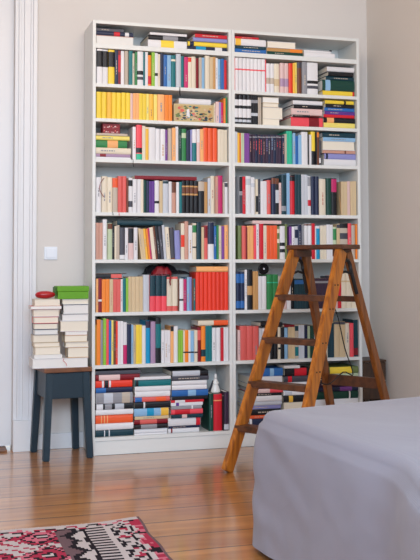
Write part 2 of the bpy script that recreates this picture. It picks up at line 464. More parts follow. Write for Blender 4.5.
PLUM = [(250.2 + (k + 1) * 2.68, 134.4 + .05 * k, ['pl', 'pl', 'n', 'pl', 'n'][k % 5], 1, [(136.5, 137.6, 'gr')], 0, (_c[k], random.uniform(.3, .6), random.uniform(.75, .92))) for k in range(13)]
# ---------------- row 1 (top), v 28-43
stack(0, 0, [(96, 124, 28.5, 'dg'), (96, 133.5, 31.6, 'n', [(114, 120, 'r'), (125, 129, 'w')]), (96, 134, 36, 'rb', None, True)])
stack(0, 0, [(150, 187, 33.2, 'w'), (148.5, 186, 35.6, 'k', [(163, 178, 'gr')]), (148, 187, 40.3, 'w', [(161, 174, 'y')])])
stack(0, 0, [(195, 227.2, 34.6, 'r'), (193, 227.4, 38, 'lv'), (187.8, 227.4, 42.2, 'y', [(190, 194, 'n')]), (188, 227, 46.6, 'n', [(196, 206, 'cy'), (215, 222, 'w')])])
stack(1, 0, [(235, 259, 36.8, 'r'), (235, 266, 39, 'w', [(235.5, 241, 'yo')]), (235, 266.3, 46, 'dt'), (235, 266.3, 49, 'u')])
stack(1, 0, [(267.3, 296, 41.8, 'w', None, True), (267, 303, 48.6, 'tn', [(290, 302, 'o')]), (267, 303, 52, 'dgn')])
STACKTOP['t1'] = stack(1, 0, [(304, 331, 50.6, 'w'), (304, 335, 52.6, 'w')])
# ---------------- row 2
shelf_books(0, 1, 96, [(102.3, 49, 'w', 1, [(51, 67, 'k')]), (108, 49, 'w', 1, [(51, 67, 'k')]), (114.5, 49, 'y', 1, [(52, 67, 'k')]),
 (118, 50, 'n'), (120.8, 49.5, 'dr', 1, [(55, 72, 'r')]), (124.2, 49.5, 'w'), (128.5, 50, 'wd'), (132.2, 51, 't'), (134.7, 53, 'c'), (137, 52, 'g'),
 (143.2, 51, 'w', 1, [(71, 75, 'k'), (77, 80, 'dg')]), (145, 52, 't'), (147.8, 52, 'w'), (151.4, 55, 'o', 1, [(76, 84, 'r')]), (154.7, 52.5, 'lg'), (158, 53, 'w', 1, [(73, 76, 'k')]),
 (160.4, 54, 'c'), (163.8, 53, 'n'), (167.6, 54.5, 'u'), (171.5, 55, 'lb'), (176.2, 55, 't', 1, [(59, 61, 'c')]), (181.5, 54, 'lgr'), (184.3, 56, 't'), (188.2, 57, 'm'),
 (191.5, 57, 'c', 1, [(57.5, 62, 'ro')]), (196.2, 57, 'c'), (199.2, 58, 'dr'), (202, 57.5, 'wd'), (205.3, 57.5, 'lb'), (210.3, 56, 'c'), (213.5, 57, 'b'), (216.2, 57, 'tn'), (218.6, 58, 'w'),
 (221.3, 59, 'lb'), (224.4, 59, 'u'), (227.2, 60, 'r')])
shelf_books(1, 1, 234.8, [(235.7, 57.8, 'pk'), (266.4, 57.8, 'w', 8, [(70.1, 71.5, 'pk')]), (267.4, 57.8, 'pk'), (275.5, 63.5, 'w', 2, [(78, 84, 'wd')]), (281, 63.5, 'c', 1, [(79, 86, 'b')]), (289.7, 63.5, 'p', 2, [(79, 87, 'mv')]),
 (293.8, 63.5, 'ro'), (296.3, 63, 'yo'), (298.5, 62.5, 'py'), (303.3, 61, 'br', 1, [(62, 68, 'dg')]), (308.7, 62, 'gr'), (319.7, 63, 'w', 1, [(81, 84, 'k'), (86, 89, 'dg')])])
stack(1, 1, [(327, 354.5, 67, 'w'), (328.5, 353.5, 71.8, 'k'), (326, 354, 76.5, 'dt'), (322.5, 354.5, 80.2, 'dgn', [(325.5, 330.5, 'lb')]), (322.8, 354.5, 91, 'y', [(352.5, 354.4, 'r')])])
# ---------------- row 3
shelf_books(0, 2, 96, [(106.5, 92, 'y', 2), (111.5, 92.3, 'yo'), (121, 92.5, 'y', 2), (130.2, 92.8, 'y', 2), (132.9, 93, 'p'), (139, 93.2, 'po', 2), (146.3, 93.5, 'y', 2), (149, 93.7, 'py'),
 (154, 94, 'yo'), (157.5, 94.2, 'py'), (165, 94.6, 'po'), (172.2, 95, 'o', 2), ('G', 214.6), (216.4, 103, 'c'), (219.7, 101.5, 'p'), (221.6, 102, 'lv'), (224, 102.5, 'm'), (226, 98.5, 'o'), (228, 97, 'g')])
shelf_books(1, 2, 234.8, [(252, 95, 'k', 4, [(100, 106, 'w'), (109, 118, 'w'), (120, 122.5, 'lgr')]), (259.1, 95.6, 'k', 3, [(100, 103, 'gr'), (113, 116, 'lgr')]), (262.2, 97.5, 'wd', 2)])
stack(1, 2, [(262.8, 279.3, 97.3, 'c', None, True), (263, 279, 102.8, 'b', None, True), (262.6, 283, 107.3, 'w', None, True), (262.6, 280, 118.6, 'c', None, True)])
stack(1, 2, [(293, 322.6, 100.6, 'w'), (294, 323, 104.8, 'k'), (291.4, 322.5, 108.6, 'p'), (293, 310, 114.9, 'k'), (291, 323, 117.3, 'pk', [(309, 319, 'dr')])])
stack(1, 2, [(325, 354, 100.5, 'y', [(344, 346, 'k')]), (325.5, 354.5, 104.3, 'k'), (324.3, 354.5, 108, 'u'), (324.5, 355, 111.4, 'v'), (323.5, 354.5, 114.8, 'r'), (324, 355.3, 117.8, 'k', [(327, 334, 'po')]), (323.8, 355, 122.9, 'py')])
# ---------------- row 4
STACKTOP['s4'] = stack(0, 3, [(96.5, 127.8, 133.3, 'wd'), (96, 129.8, 135.7, 'py'), (96, 127.3, 140.2, 'g', [(107.5, 118, 'po')]), (96, 131.2, 147.7, 'c'), (96, 130.6, 154, 'mv', [(100, 106, 'dr')]), (96, 131, 157, 'w')])
shelf_books(0, 3, 132.6, [(136, 126.5, 'w'), (142, 125, 'pk', 1, [(148, 153, 'k'), (154, 160, 'mg')]), (145.4, 125.8, 'c'), (148.6, 127, 'yo', 1, [(127.5, 128.5, 'w')]), (155.7, 127.5, 'w'), (160.5, 128.5, 'w'), (165.6, 129, 'w'),
 (168, 129.7, 'pp'), (172.1, 128.5, 'wd'), (175.7, 127.8, 'po'), (178.7, 126.5, 'w'), (181.8, 128.5, 'dgn'), (186.8, 128.7, 'g', 1, [(133, 138, 'pg')]), (190.7, 130, 'n'), (192.5, 129.5, 'lv'),
 (197, 129, 't', 1, [(129.2, 142.8, 'w')]), (200.2, 129, 'p', 1, [(129.2, 142.5, 'w')]), (203.7, 129, 'po'), (218, 128, 'or', 3), (223.4, 129.6, 'c', 2), (228, 129.6, 'c', 2)])
shelf_books(1, 3, 234.8, [(237.8, 131.5, 'lgr'), (240.2, 132.6, 'yo'), (241.3, 133, 'or'), (244.6, 133, 'pg', 2), (250.2, 133.2, 'pp', 2), *PLUM, (287.5, 134, 'wd'),
 (293.3, 130.8, 'mg', 2), (295.8, 133, 'lb'), (299.2, 136, 'u'), (302.5, 135, 'lb'), (308.7, 132, 'w', 2), (310, 134, 'k'), (312, 134.8, 'w'), (316.7, 131.4, 'y', 1, [(151, 165, 'k')]), (318, 132, 'k'), (320.3, 131.5, 'br', 1, [(132, 137, 'o')]), (322, 140, 'dg', 1, [(158, 163, 'w')])])
stack(1, 3, [(322.4, 355.8, 132.6, 'dt'), (323, 355.5, 137.6, 'lb'), (322.5, 355, 141.4, 'w', None, True), (322.6, 355.5, 150.4, 'rb', [(344.5, 346, 'br')]), (324.5, 356.5, 153.6, 'lv', [(326, 328, 'n')]), (324, 356, 159.3, 'w')])
# ---------------- row 5
shelf_books(0, 4, 96, [(101.5, 177, 'w'), (107, 176.4, 'c'), (112.3, 177, 'c'), (117.7, 177.5, 'wd', 1, [(178, 187.5, 'or')]), (126.6, 176.2, 's', 2), (128.4, 178, 'br'), (132.9, 177.5, 'w', 1, [(180, 186, 'k'), (201, 207, 'dg')]), (137.3, 179, 'w'), (140.9, 179, 'w'), (143.6, 179.2, 'c'),
 (146.2, 180, 'dgn'), (149, 180.5, 'n'), (154.6, 181, 'v', 2), (159.3, 180.5, 'w', 1, [(201, 203.5, 'k')]), (162.7, 181, 'b'), (168.6, 180.5, 'lgr', 1, [(181, 183.5, 'dt')]), (171.6, 181.5, 'w'), (176.4, 182, 'rb', 1, [(182, 192.5, 'br')]), (179.3, 182, 'w'), (181.8, 182, 't'),
 (198.4, 180.7, 'k', 4, [(185.8, 187.4, 'tn'), (187.9, 193, 'br'), (193.6, 195.4, 'tn')]), (204.6, 181, 'k', 1, [(181.5, 191, 'wd')]), (207.9, 182, 'tn'), (210.9, 178, 'lgr'), (215.4, 175.8, 'c'), (218, 176, 'rb'), (223.4, 175.4, 'm'), (225, 182, 'wd'), (228, 182, 'w', 1, [(183, 187, 'dg')])],
 [(134.5, 197, 3.6, 'dr')])
shelf_books(1, 4, 239.6, [(243, 176, 'lgr', 1, [(176.5, 191.5, 'k'), (192, 195, 'gr'), (195.2, 213.5, 'dg')]), (246.2, 176.5, 'r'), (251.8, 176, 'w', 1, [(179, 185, 'lgr')]), (255.9, 177, 'w', 1, [(183, 187, 'lgr')]), (258.3, 179, 'c', 1, [(196, 212, 'k')]), (261, 179, 'dg'), (267.5, 181, 'w', 2), (271.7, 180, 's'),
 (276, 177.5, 'n', 1, [(178, 184, 'br')]), (279.4, 178, 'k', 1, [(178, 184, 'br'), (190, 203, 'lgr')]), (282.1, 182.5, 'p'), (287.4, 174.8, 'dt', 1, [(206, 211, 'gr')]), (290.5, 172.8, 'lb'), (295.4, 176, 'r', 1, [(176.2, 181, 'k')]), (301.7, 174.5, 'dt', 2), (308, 174.6, 'lgr', 2), (312, 176, 'w', 1, [(177, 186, 'gr'), (200, 206, 'r')]), (320, 176.3, 'n', 2),
 (326.7, 179, 'c'), (332, 178.2, 'dgn'), (338, 178, 'k', 1, [(179, 192, 'm')]), ('G', 341.2), (347.5, 181.5, 'b', 2), (350.8, 181, 'p'), (356.6, 181.3, 'b', 2)])
# ---------------- row 6
shelf_books(0, 5, 96, [(102.9, 222.5, 'rb', 2), (107.5, 219.3, 'w'), (112.3, 223, 'pg', 1, [(223.5, 229, 'br')]), (114.5, 226, 'k'), (116.5, 226, 'c'), (119.5, 225, 'wd'), (125.2, 227.5, 'dg', 1, [(255, 259, 'w')]), (128.4, 227.5, 'w'), (133.7, 227.5, 'p', 1, [(228, 243, 'k')]), (137.9, 227.3, 'w'),
 ('G', 141.2), (143.8, 228, 'b', 1, None, -6), (146.4, 228.5, 'b', 1, None, -6), (148.8, 228.5, 'yo', 1, None, -6), (150.8, 228.5, 'o', 1, None, -6), (152.4, 228, 'm', 1, None, -6), (156, 227, 'c', 1, None, -6), (158.2, 226, 'br', 1, None, -6), (161.3, 225.5, 'k', 1, None, -6), (164.2, 225.8, 'dg', 1, None, -6),
 (166.8, 225, 'lgr', 1, None, -4), (171, 226.5, 'c', 1, None, -4), (175.2, 227.5, 'br', 1, [(228, 258, 'dg')], -3), (181, 230, 'lv', 1, None, -2), (184.6, 223.3, 'c', 1, [(235, 247, 'ro')]), (188.6, 221.2, 'rb'), (192.5, 225, 'w'), (196.6, 223, 'c', 1, [(225, 232.5, 'g'), (246.5, 248, 'k')]), (201.4, 222.2, 'dt'), (204, 227, 'b'),
 (207.9, 225.5, 's', 1, [(226, 238, 'dr')]), (214, 221.8, 'w', 1, [(222, 244, 'n')]), (216.4, 226, 'u'), (218.6, 225, 'g'), (221.6, 225.5, 'c'), (224.3, 226, 'pp'), (228.2, 224.8, 'po')],
 [(117, 163, 5.2, 'dt')])
shelf_books(1, 5, 238, [(242, 225.3, 'ol'), (246.2, 225.5, 's', 1), (247.5, 227, 'dr'), (254, 225.5, 'po', 2), (256.5, 225, 'pk'), (259.5, 223.8, 'w'), (263.2, 223.7, 'r'), (266.4, 225.5, 'c'), (277, 225.5, 'or', 3), (279.8, 226, 'ol', 1, [(229, 233, 'c'), (239, 243, 'c')]), (285, 225.8, 'w', 1, [(242.5, 246, 'k'), (249, 252.5, 'k')]), (287.4, 224, 'ol'), ('G', 289.2),
 (291.8, 226.5, 'pp'), (294.5, 226.5, 'w'), (297.5, 226, 'lgr', 1, [(229.5, 238, 'n')]), (302, 224.5, 'n'), (304.3, 226, 'gr'), (311.8, 223.5, 'w', 2, [(224, 225.5, 'br')]), (315, 223.2, 'r'), (316, 226, 'w'), (320.4, 225.8, 'cy', 1, [(226, 228.5, 'w')]), (326.6, 225.5, 'c', 2), (332.9, 224.5, 'w', 2), (336.8, 227, 'pg', 1, [(229, 240, 'g')]),
 (340, 224, 'b', 1, [(224.5, 228, 'dg')]), (348, 222.8, 'wd', 1, [(223, 228, 'k'), (233, 239, 'dg')]), (351.6, 223.3, 'pk'), (355.7, 225, 'wd'), (358, 224, 'o')],
 [(252.5, 281.5, 3.1, 'p')])
# ---------------- row 7
P7 = shelf_books(0, 6, 96, [(98.3, 278.5, 'po'), (102, 278.2, 'dr', 1, [(299.5, 301.5, 'w')]), (109.6, 279, 'o', 2), (113.2, 279, 'b'), (120.7, 279, 's', 2), (123, 279, 'w'), (126, 278, 't', 1), (128.4, 278, 'lg'), (143.2, 276.5, 'b', 4), (149.8, 274.5, 'lgr'),
 (166.8, 275, 'pk', 3, [(275.1, 296, 'dt')]), (178.2, 276.5, 'c', 2, [(276.6, 279, 's'), (306, 311, 's')]), (179.3, 279, 'br'), (183.6, 278.5, 'w', 1, [(299, 300.8, 'k')]), (186.8, 279, 'm'), (189.2, 277, 'lb'), (192, 277, 'lv'), (193.6, 279, 'br'), (195.7, 278.5, 't'), (228.2, 271.8, 'ro', 8)],
 [(96, 122, 3.8, 'k', [(111, 121.8, 's')]), (196.3, 228.2, 5.6, 'po')])
P7R = shelf_books(1, 6, 236, [(244.6, 271.8, 'n', 2, [(274, 283, 'u'), (301, 308, 'u')]), (247, 269.5, 'w'), (252.7, 269.3, 'k', 1, [(286, 295, 'tn')]), (257.8, 271, 'tn', 2), (266.9, 276, 'w', 2), (278.2, 274.3, 'g', 2, [(282, 283, 'mg')]), (282, 276, 'wd'), (287, 276, 'p'), (291, 277, 'w'), (294, 277, 'k'),
 (307.9, 278.5, 'dt', 5, [(280, 284, 'u')]), ('G', 311.5), (328.5, 278, 'pl', 5, [(281, 283, 'gr')]), (334, 276, 'n'), (337, 275, 'p'), (341, 276, 'r'), (359, 273, 'c', 3, [(280.5, 282, 'b')])])
# ---------------- row 8
shelf_books(0, 7, 96, [(97, 325, 'yo'), (100.7, 319.3, 'o'), (103.4, 320, 'gr'), (106.4, 318.2, 'lg'), (109, 319, 'pk'), (111.8, 320.5, 'u'), (114, 320, 'py'), (116, 321, 'br'), (118, 321, 'ro'), (123.4, 321, 'w', 2), (127.5, 322, 'w', 1, [(345, 365, 'm')]), (131.4, 324, 'n'), (133.5, 324.5, 'lb'), (136, 325, 'b'), (141.8, 324.5, 'y', 2), (145.9, 325.5, 'w'),
 (150.7, 320.8, 'cy', 1, [(321, 328, 'pl')]), (155.7, 321.3, 'mv'), (161.4, 317.5, 'k', 1, [(324, 348, 't')]), (164.5, 330, 'w'), (167.5, 330, 'w'), (170.3, 330, 'w'), (173.4, 325.5, 'po', 1, [(325.6, 331, 'k')]), (178.4, 326, 'w'), (182.9, 330, 'lg', 2), (184.6, 330, 'c', 1, [(351.5, 353, 'k')]), (188.2, 330, 'o', 1, [(351.5, 353, 'k')]), (190.4, 330, 'w', 1, [(351.5, 353, 'k')]), (194, 330.5, 'lb', 1, [(351.5, 353, 'k')]), (197.1, 330, 'c', 1, [(351.5, 353, 'k')]),
 (201, 327, 'dr', 1, [(330, 340, 's')]), (205.5, 325.8, 'o', 1, [(349.5, 356.5, 'dt')]), (212, 325.5, 't', 2), (216.3, 327.5, 'w'), (220.7, 327.5, 'w'), (223.4, 327.5, 'r'), (229.3, 327, 'w', 2)],
 [(198, 229.2, 5.2, 'c', [(213.5, 229, 'or')])])
shelf_books(1, 7, 237, [(239.7, 330, 'p'), (246.7, 326, 's'), (253, 326, 's'), (259, 326.2, 's'), (262, 328, 'lgr'), (269.8, 328, 'w', 2), (277.7, 326, 'k', 2), (280.3, 327, 'c', 1, [(347.5, 349.5, 'k')]), (283.7, 327, 'k'), (288, 327.5, 'lb'), (294.7, 327, 'b', 2), (298.3, 325, 'wd', 1, [(326, 331, 'dt'), (347, 356, 't')]), (304, 325, 'lgr', 2), (307.3, 325, 'n'), (310, 326, 'pg'), (313.2, 325, 'dgn'), (318, 326, 'w'), (327, 325, 'c', 2),
 (333.2, 323, 'dt', 2), (338.6, 321.5, 'b', 1, [(321.6, 324, 'dg')]), (344.5, 321.5, 'b', 1, [(321.6, 324.5, 'dg')]), (349, 323, 'c'), (352.9, 323, 'pk'), (358.8, 319.5, 'dt', 2, [(348, 355, 'dr')])],
 [(260, 282, 3.5, 'k'), (283.5, 294, 2.0, 'dr')])
# ---------------- row 9 (bottom)
stack(0, 8, [(95.6, 141, 370.6, 'dg'), (95.6, 140, 374.4, 'dr', [(99, 120, 'p')]), (95.6, 132.6, 380.2, 'ro', [(102, 104, 'w'), (104.5, 108.5, 'k'), (109, 111, 'w')]), (95.6, 132.6, 387.3, 'n', [(96, 106, 'u')]), (95.8, 133, 392.8, 'gr', [(104, 113, 'lgr'), (122, 130, 'wd')]),
 (95.6, 133.4, 403.4, 'k', [(96.5, 103, 'w'), (105, 112, 'gr'), (115, 124, 'lgr')]), (95.6, 133.6, 409.6, 'w'), (95.6, 133, 414.7, 'or', [(101, 102, 'po'), (104, 105, 'po'), (107, 108, 'po')]), (95.6, 133.6, 423.3, 'w'), (95.6, 133.4, 429.7, 'dt', [(104.2, 105, 'w'), (108.8, 109.8, 'w')])])
stack(0, 8, [(134.4, 171, 376.6, 'w'), (135, 171, 379.4, 't', [(135.5, 138.5, 'k')]), (134.8, 171, 386.2, 'w'), (135, 170.5, 391.3, 'w'), (134.6, 170, 397, 's', [(135, 142, 'u'), (156, 166, 'or')]), (135, 170.5, 401.5, 'k', [(143.5, 145.2, 'w')]), (134.2, 169, 408.3, 'lb', [(147, 154, 'cy'), (161, 169, 'yo')]), (135, 169, 415.9, 'b'),
 (134.2, 168, 419.2, 'dr', [(140, 157, 's')]), (134.2, 168, 424.3, 'k', [(141, 157, 'gr')]), (134.4, 167.5, 428.5, 'w'), (134.4, 167.5, 433, 'w')])
stack(0, 8, [(171.6, 208.5, 370.6, 'k', [(172.5, 200, 'lgr')]), (172, 209, 376, 'dg'), (172, 207, 380.6, 'w'), (172, 207, 385, 'w'), (171.8, 208.4, 389.6, 'u', [(188, 196, 'lb')]), (172, 208, 396, 'k'), (171, 204, 399.8, 'r', [(175, 185, 'w')]), (171, 203, 402.3, 'w', [(176, 179, 'v')]), (171.6, 202, 405.6, 'gr', [(191.5, 193, 'w')]), (171.2, 203, 409, 'pk', [(175, 190, 'r')]),
 (171, 203, 414.3, 'dt', [(182, 187, 'p')]), (168.2, 200.6, 417.7, 'w', [(196, 200.4, 'r')]), (168.4, 200, 425.6, 'n'), (168.2, 199.4, 428, 'w', [(171, 172.5, 'dr')])])
P9 = shelf_books(0, 8, 208.9, [(213.7, 393.5, 'dgn'), (222.2, 394, 'r', 1, [(400, 401, 'po')]), (223.6, 396, 'k'), (229.3, 391.5, 'pl', 1, [(424, 429.5, 'lgr')])])
stack(1, 8, [(262, 283, 368.3, 'u', [(270, 274, 'lb')]), (250, 282.5, 376.6, 'w'), (250, 283, 383.6, 'dg'), (252, 283, 388.8, 'pk', [(258, 270, 'p')]), (250, 282, 393, 'k'), (250.5, 282, 396, 'w'), (250, 282, 401.5, 'lgr'), (249.5, 281, 405.4, 'lv'), (250, 281, 409, 'k'), (250, 280, 415, 'or'), (249, 280, 418.4, 'n', [(249.5, 252, 'w')]), (249, 280, 425, 'w', None)])
stack(1, 8, [(284, 300, 365.5, 'w'), (285, 310.5, 368, 'k', [(294.5, 306.5, 'r')]), (284, 310, 376, 'dg', [(288, 292, 'r')]), (284, 310, 382, 'w'), (284, 310, 387, 'lb'), (283.6, 311, 390.5, 'w', [(285, 292, 'lgr')]), (283.6, 311, 395.5, 'k', [(289, 293, 'yo')]), (284, 311, 402, 'c')])
stack(1, 8, [(320, 359, 367, 'ol', [(330, 352, 'y')]), (313, 359.4, 373.6, 'pg'), (313, 359, 377, 'dg'), (314, 358, 381, 'pl'), (313, 359, 387, 'n', [(340, 352, 'pp')]), (313, 359.3, 391.5, 'dgn', [(349, 350.5, 'w')]), (313, 359.2, 399, 'w')])

def over(P, u0, u1):
    a, b = at(u0, 250, Y=.02).x, at(u1, 250, Y=.02).x
    return max(p[2] for p in P if p[1] > a and p[0] < b)
STACKTOP['r7'] = over(P7, 148, 191); STACKTOP['r7a'] = over(P7, 97, 121); STACKTOP['r7b'] = over(P7R, 258.5, 269); STACKTOP['r9'] = over(P9, 210, 222)
# ------------------------------------------------------------------ small things on the shelves
def flat_bm(pts, y0, y1):
    bm = bmesh.new()
    a = [bm.verts.new((x, y0, z)) for x, z in pts]; b = [bm.verts.new((x, y1, z)) for x, z in pts]
    bm.faces.new(a); bm.faces.new(b[::-1])
    for i in range(len(pts)): bm.faces.new((a[i], a[(i + 1) % len(pts)], b[(i + 1) % len(pts)], b[i]))
    return bm

# box with a painted picture, third shelf
def picture_box():
    p0 = at(174, 103.4, Y=.012); p1 = at(214, 122, Y=.012); z0 = SZ[2] + .0006
    W = p1.x - p0.x; H = p0.z - z0
    t = tag(empty('picture_box', (p0.x, .012, z0)), 'box with a colourful painted scene on its front, third shelf of stool-side bookcase', 'box')
    BX('box_body', mat('box_card', (206, 190, 150), .7), t, 0, W, 0, .17, 0, H, .002)
    # painted front: loose patches of colour on a pale ground
    ground = mat('picture_ground', (196, 172, 122), .6, noise_amt=.12, nscale=60)
    pc = BX('picture', ground, t, .003, W - .003, -.001, -.0001, .004, H - .004)
    rnd = random.Random(3)
    cols = ['tn', 't', 'rb', 'ol', 'br', 'b', 'tn', 'dt', 'ol', 't', 's', 'b', 'dg']
    for k in range(90):
        w = rnd.uniform(.014, .034); h = rnd.uniform(.008, .022)
        x = rnd.uniform(.005, W - w - .005); z = .005 + rnd.random() ** 1.4 * (H - h - .012)
        pts = [(x + w / 2 + w / 2 * math.cos(a_ * PI / 4) * rnd.uniform(.6, 1), z + h / 2 + h / 2 * math.sin(a_ * PI / 4) * rnd.uniform(.6, 1)) for a_ in range(8)]
        mesh_obj('colour_patch', flat_bm(pts, -.0014 - k * .00002, -.001), cm(cols[k % len(cols)]), pc)
    x = W * .3; pts = [(x, H * .25), (x + .022, H * .25), (x + .017, H * .72), (x + .004, H * .7)]
    mesh_obj('colour_patch', flat_bm(pts, -.003, -.001), cm('w'), pc)
    top = z0 + H + .0006
    b = book(at(180, 98, Y=.015).z - top, at(211, 98, Y=.015).x - at(179, 98, Y=.015).x, .15, 'w', (at(179, 98, Y=.015).x, .016, top), flat=True)
    tag(b, 'white book lying on the picture box, third shelf of stool-side bookcase', 'book', 'books in the stool-side bookcase')
    # black hanging ribbon marker over the shelf edge
    p = at(180, 88.5, Y=-.004); bm = bmesh.new()
    tube(bm, [(p.x, .01, SZ[1] + .0016), (p.x, -.0005, SZ[1] + .0018), (p.x, -.0028, SZ[1] - .004), (p.x - .001, -.003, SZ[1] - .03), (p.x + .001, -.003, SZ[1] - .048)], [.0012, .0014, .002, .003, .004], 6)
    tag(mesh_obj('ribbon_marker', bm, cm('k')), 'black ribbon marker hanging over the second shelf edge above the picture box', 'ribbon')
picture_box()

def ribbon(u, row, length, col, label, unit=0):
    x = at(u, 200, Y=-.003).x; z = SZ[row]; bm = bmesh.new()
    pts = [(x - .002, .004, z + .0012), (x, -.001, z + .0012), (x + .001, -.0028, z - .005), (x, -.003, z - length * .6), (x + .003, -.003, z - length)]
    tube(bm, pts, [.001, .0012, .0014, .0016, .002], 6)
    tag(mesh_obj('ribbon_marker', bm, cm(col)), label, 'ribbon')
ribbon(133, 3, .04, 'k', 'dark ribbon marker hanging beside the flat stack, fourth shelf of stool-side bookcase')
ribbon(112.8, 4, .016, 'dgn', 'thin green ribbon tail on the fifth shelf edge, stool-side bookcase')
ribbon(119, 4, .016, 'r', 'thin red ribbon tail on the fifth shelf edge, stool-side bookcase')

# patterned red box on the fourth-shelf stack
zt = STACKTOP['s4']
p0 = at(102.8, 123, Y=.03); p1 = at(120, 133, Y=.03)
t = tag(empty('patterned_box', (p0.x, .03, zt + .0005)), 'small red and white patterned box on a flat stack, fourth shelf of stool-side bookcase', 'box')
W = p1.x - p0.x; H = min(p0.z, SZ[2] - .024) - zt - .001
BX('box_body', cm('dr'), t, 0, W, 0, .07, 0, H, .001)
rnd = random.Random(5); pat = None
for k in range(16):
    x = .002 + (k % 8) * (W - .014) / 8 + rnd.uniform(0, .003); z = .005 + (k // 8) * H * .45 + rnd.uniform(0, .008); w = rnd.uniform(.006, .011); h = rnd.uniform(.004, .009)
    pts = [(x, z), (x + w, z + rnd.uniform(0, .004)), (x + w * .9, z + h), (x + w * .1, z + h * .8)]
    mesh_obj('floral_mark', flat_bm(pts, -.0006, -.0001), cm('p' if k % 3 else 's'), t)

# burgundy loop, fifth shelf: a curved thin handle in front of the cream books
bm = bmesh.new(); pts = []
for k in range(13):
    a = -1 + 2 * k / 12
    q = at(99.6 + 4.6 * a * a, 187.5 + a * 9.5, Y=.001); pts.append((q.x, .001, q.z))
tube(bm, pts, .0018, 6); tag(mesh_obj('curved_cord', bm, cm('dr')), 'thin burgundy cord curved in front of cream books, fifth shelf of stool-side bookcase', 'cord')

# dark red cloth with black edge over the pink and teal series, seventh shelf
def red_cloth():
    zz = STACKTOP['r7'] + .001
    x0 = at(148, 270, Y=.02).x; x1 = at(191, 270, Y=.02).x; W = x1 - x0
    t = tag(empty('folded_hat', (x0, .02, zz)), 'crumpled dark red cloth hat with black band lying on books, seventh shelf', 'hat')
    def lump(name, xa, xb, h, col, d0, d1, seed, z_=0):
        bm = bmesh.new(); nx, ny = 22, 10; top = []; bot = []
        for i in range(nx + 1):
            r1, r2 = [], []
            for j in range(ny + 1):
                a, b = i / nx, j / ny
                e = (1 - abs(2 * a - 1) ** 3) ** .6 * (1 - abs(2 * b - 1) ** 3) ** .5 if 0 < i < nx and 0 < j < ny else 0
                q = noise.noise(Vector((a * 7 + seed, b * 4, seed)))
                x, y = xa + (xb - xa) * a, d0 + (d1 - d0) * b
                r1.append(bm.verts.new((x, y + q * .004, z_ + .0015 + e * h * min(1.0, max(.35, .8 + .9 * q))))); r2.append(bm.verts.new((x, y + q * .004, z_)))
            top.append(r1); bot.append(r2)
        for i in range(nx):
            for j in range(ny):
                bm.faces.new((top[i][j], top[i + 1][j], top[i + 1][j + 1], top[i][j + 1])); bm.faces.new((bot[i][j], bot[i][j + 1], bot[i + 1][j + 1], bot[i + 1][j]))
        for i in range(nx):
            bm.faces.new((top[i][0], bot[i][0], bot[i + 1][0], top[i + 1][0])); bm.faces.new((top[i][ny], top[i + 1][ny], bot[i + 1][ny], bot[i][ny]))
        for j in range(ny):
            bm.faces.new((top[0][j], top[0][j + 1], bot[0][j + 1], bot[0][j])); bm.faces.new((top[nx][j], bot[nx][j], bot[nx][j + 1], top[nx][j + 1]))
        return mesh_obj(name, bm, cm(col), t, smooth=True)
    hh = SZ[5] - .022 - zz
    lump('crown', W * .12, W * .56, hh * .78, 'dr', .0, .06, 1.3)
    lump('brim', W * .5, W * .99, hh * .36, 'k', .002, .14, 4.1)
    lump('lining', W * .0, W * .8, hh * .95, 'k', .062, .17, 7.7, .001)
    bm = bmesh.new(); tube(bm, [(W * .5, -.001, .004), (W * .51, -.012, .0), (W * .5, -.0165, -.02), (W * .49, -.0165, -.042), (W * .505, -.0165, -.06)], [.004, .005, .005, .0045, .003], 8)
    mesh_obj('tie', bm, cm('dr'), t, smooth=True)
red_cloth()
# thin stick lying on the flat book, seventh shelf
zz = STACKTOP['r7a'] + .0030
bm = bmesh.new(); a = at(96.5, 271, Y=.02).x; b = at(127, 269.5, Y=.02).x
tube(bm, [(a, .03, zz), (b - .01, .03, zz), (b, .03, zz)], [.0022, .0022, .0008], 8)
tag(mesh_obj('wooden_stick', bm, M_STEP), 'thin brown wooden stick on a flat black book, seventh shelf of stool-side bookcase', 'stick')

# black round disc on the white books, seventh shelf
q = at(263.5, 269.4, Y=.03); zb = STACKTOP['r7b']
R_ = .0315
t = tag(empty('tape_reel', (q.x, .03, zb + R_ + .0007)), 'round black reel with a silver centre standing on white books, seventh shelf', 'reel')
bm = bmesh.new(); lathe(bm, [(.004, -.006), (R_ - .002, -.007), (R_, -.006), (R_ - .001, -.003), (R_ - .008, -.002), (R_ - .008, .002), (R_ - .001, .003), (R_, .006), (R_ - .002, .007), (.004, .006)], 32)
o = mesh_obj('reel_body', bm, mat('black_plastic', (20, 20, 22), .25), t); o.rotation_euler = (PI / 2, 0, 0)
bm = bmesh.new(); lathe(bm, [(.0035, .007), (.0055, .0078), (.005, .009), (.002, .009)], 16)
o = mesh_obj('hub', bm, cm('lgr'), t); o.rotation_euler = (PI / 2, 0, 0)

# black clip against the ladder-side fifth shelf: small stand at the end of the upright books
x = at(339.6, 190, Y=.02).x
bm = bmesh.new(); tube(bm, [(x - .003, .015, SZ[4] + .11), (x + .002, .012, SZ[4] + .05), (x + .006, .012, SZ[4] + .004), (x + .016, .012, SZ[4] + .0026)], .0022, 6)
tag(mesh_obj('wire_bookend', bm, cm('tn')), 'thin wire bookend beside the beige books, fifth shelf of ladder-side bookcase', 'bookend')
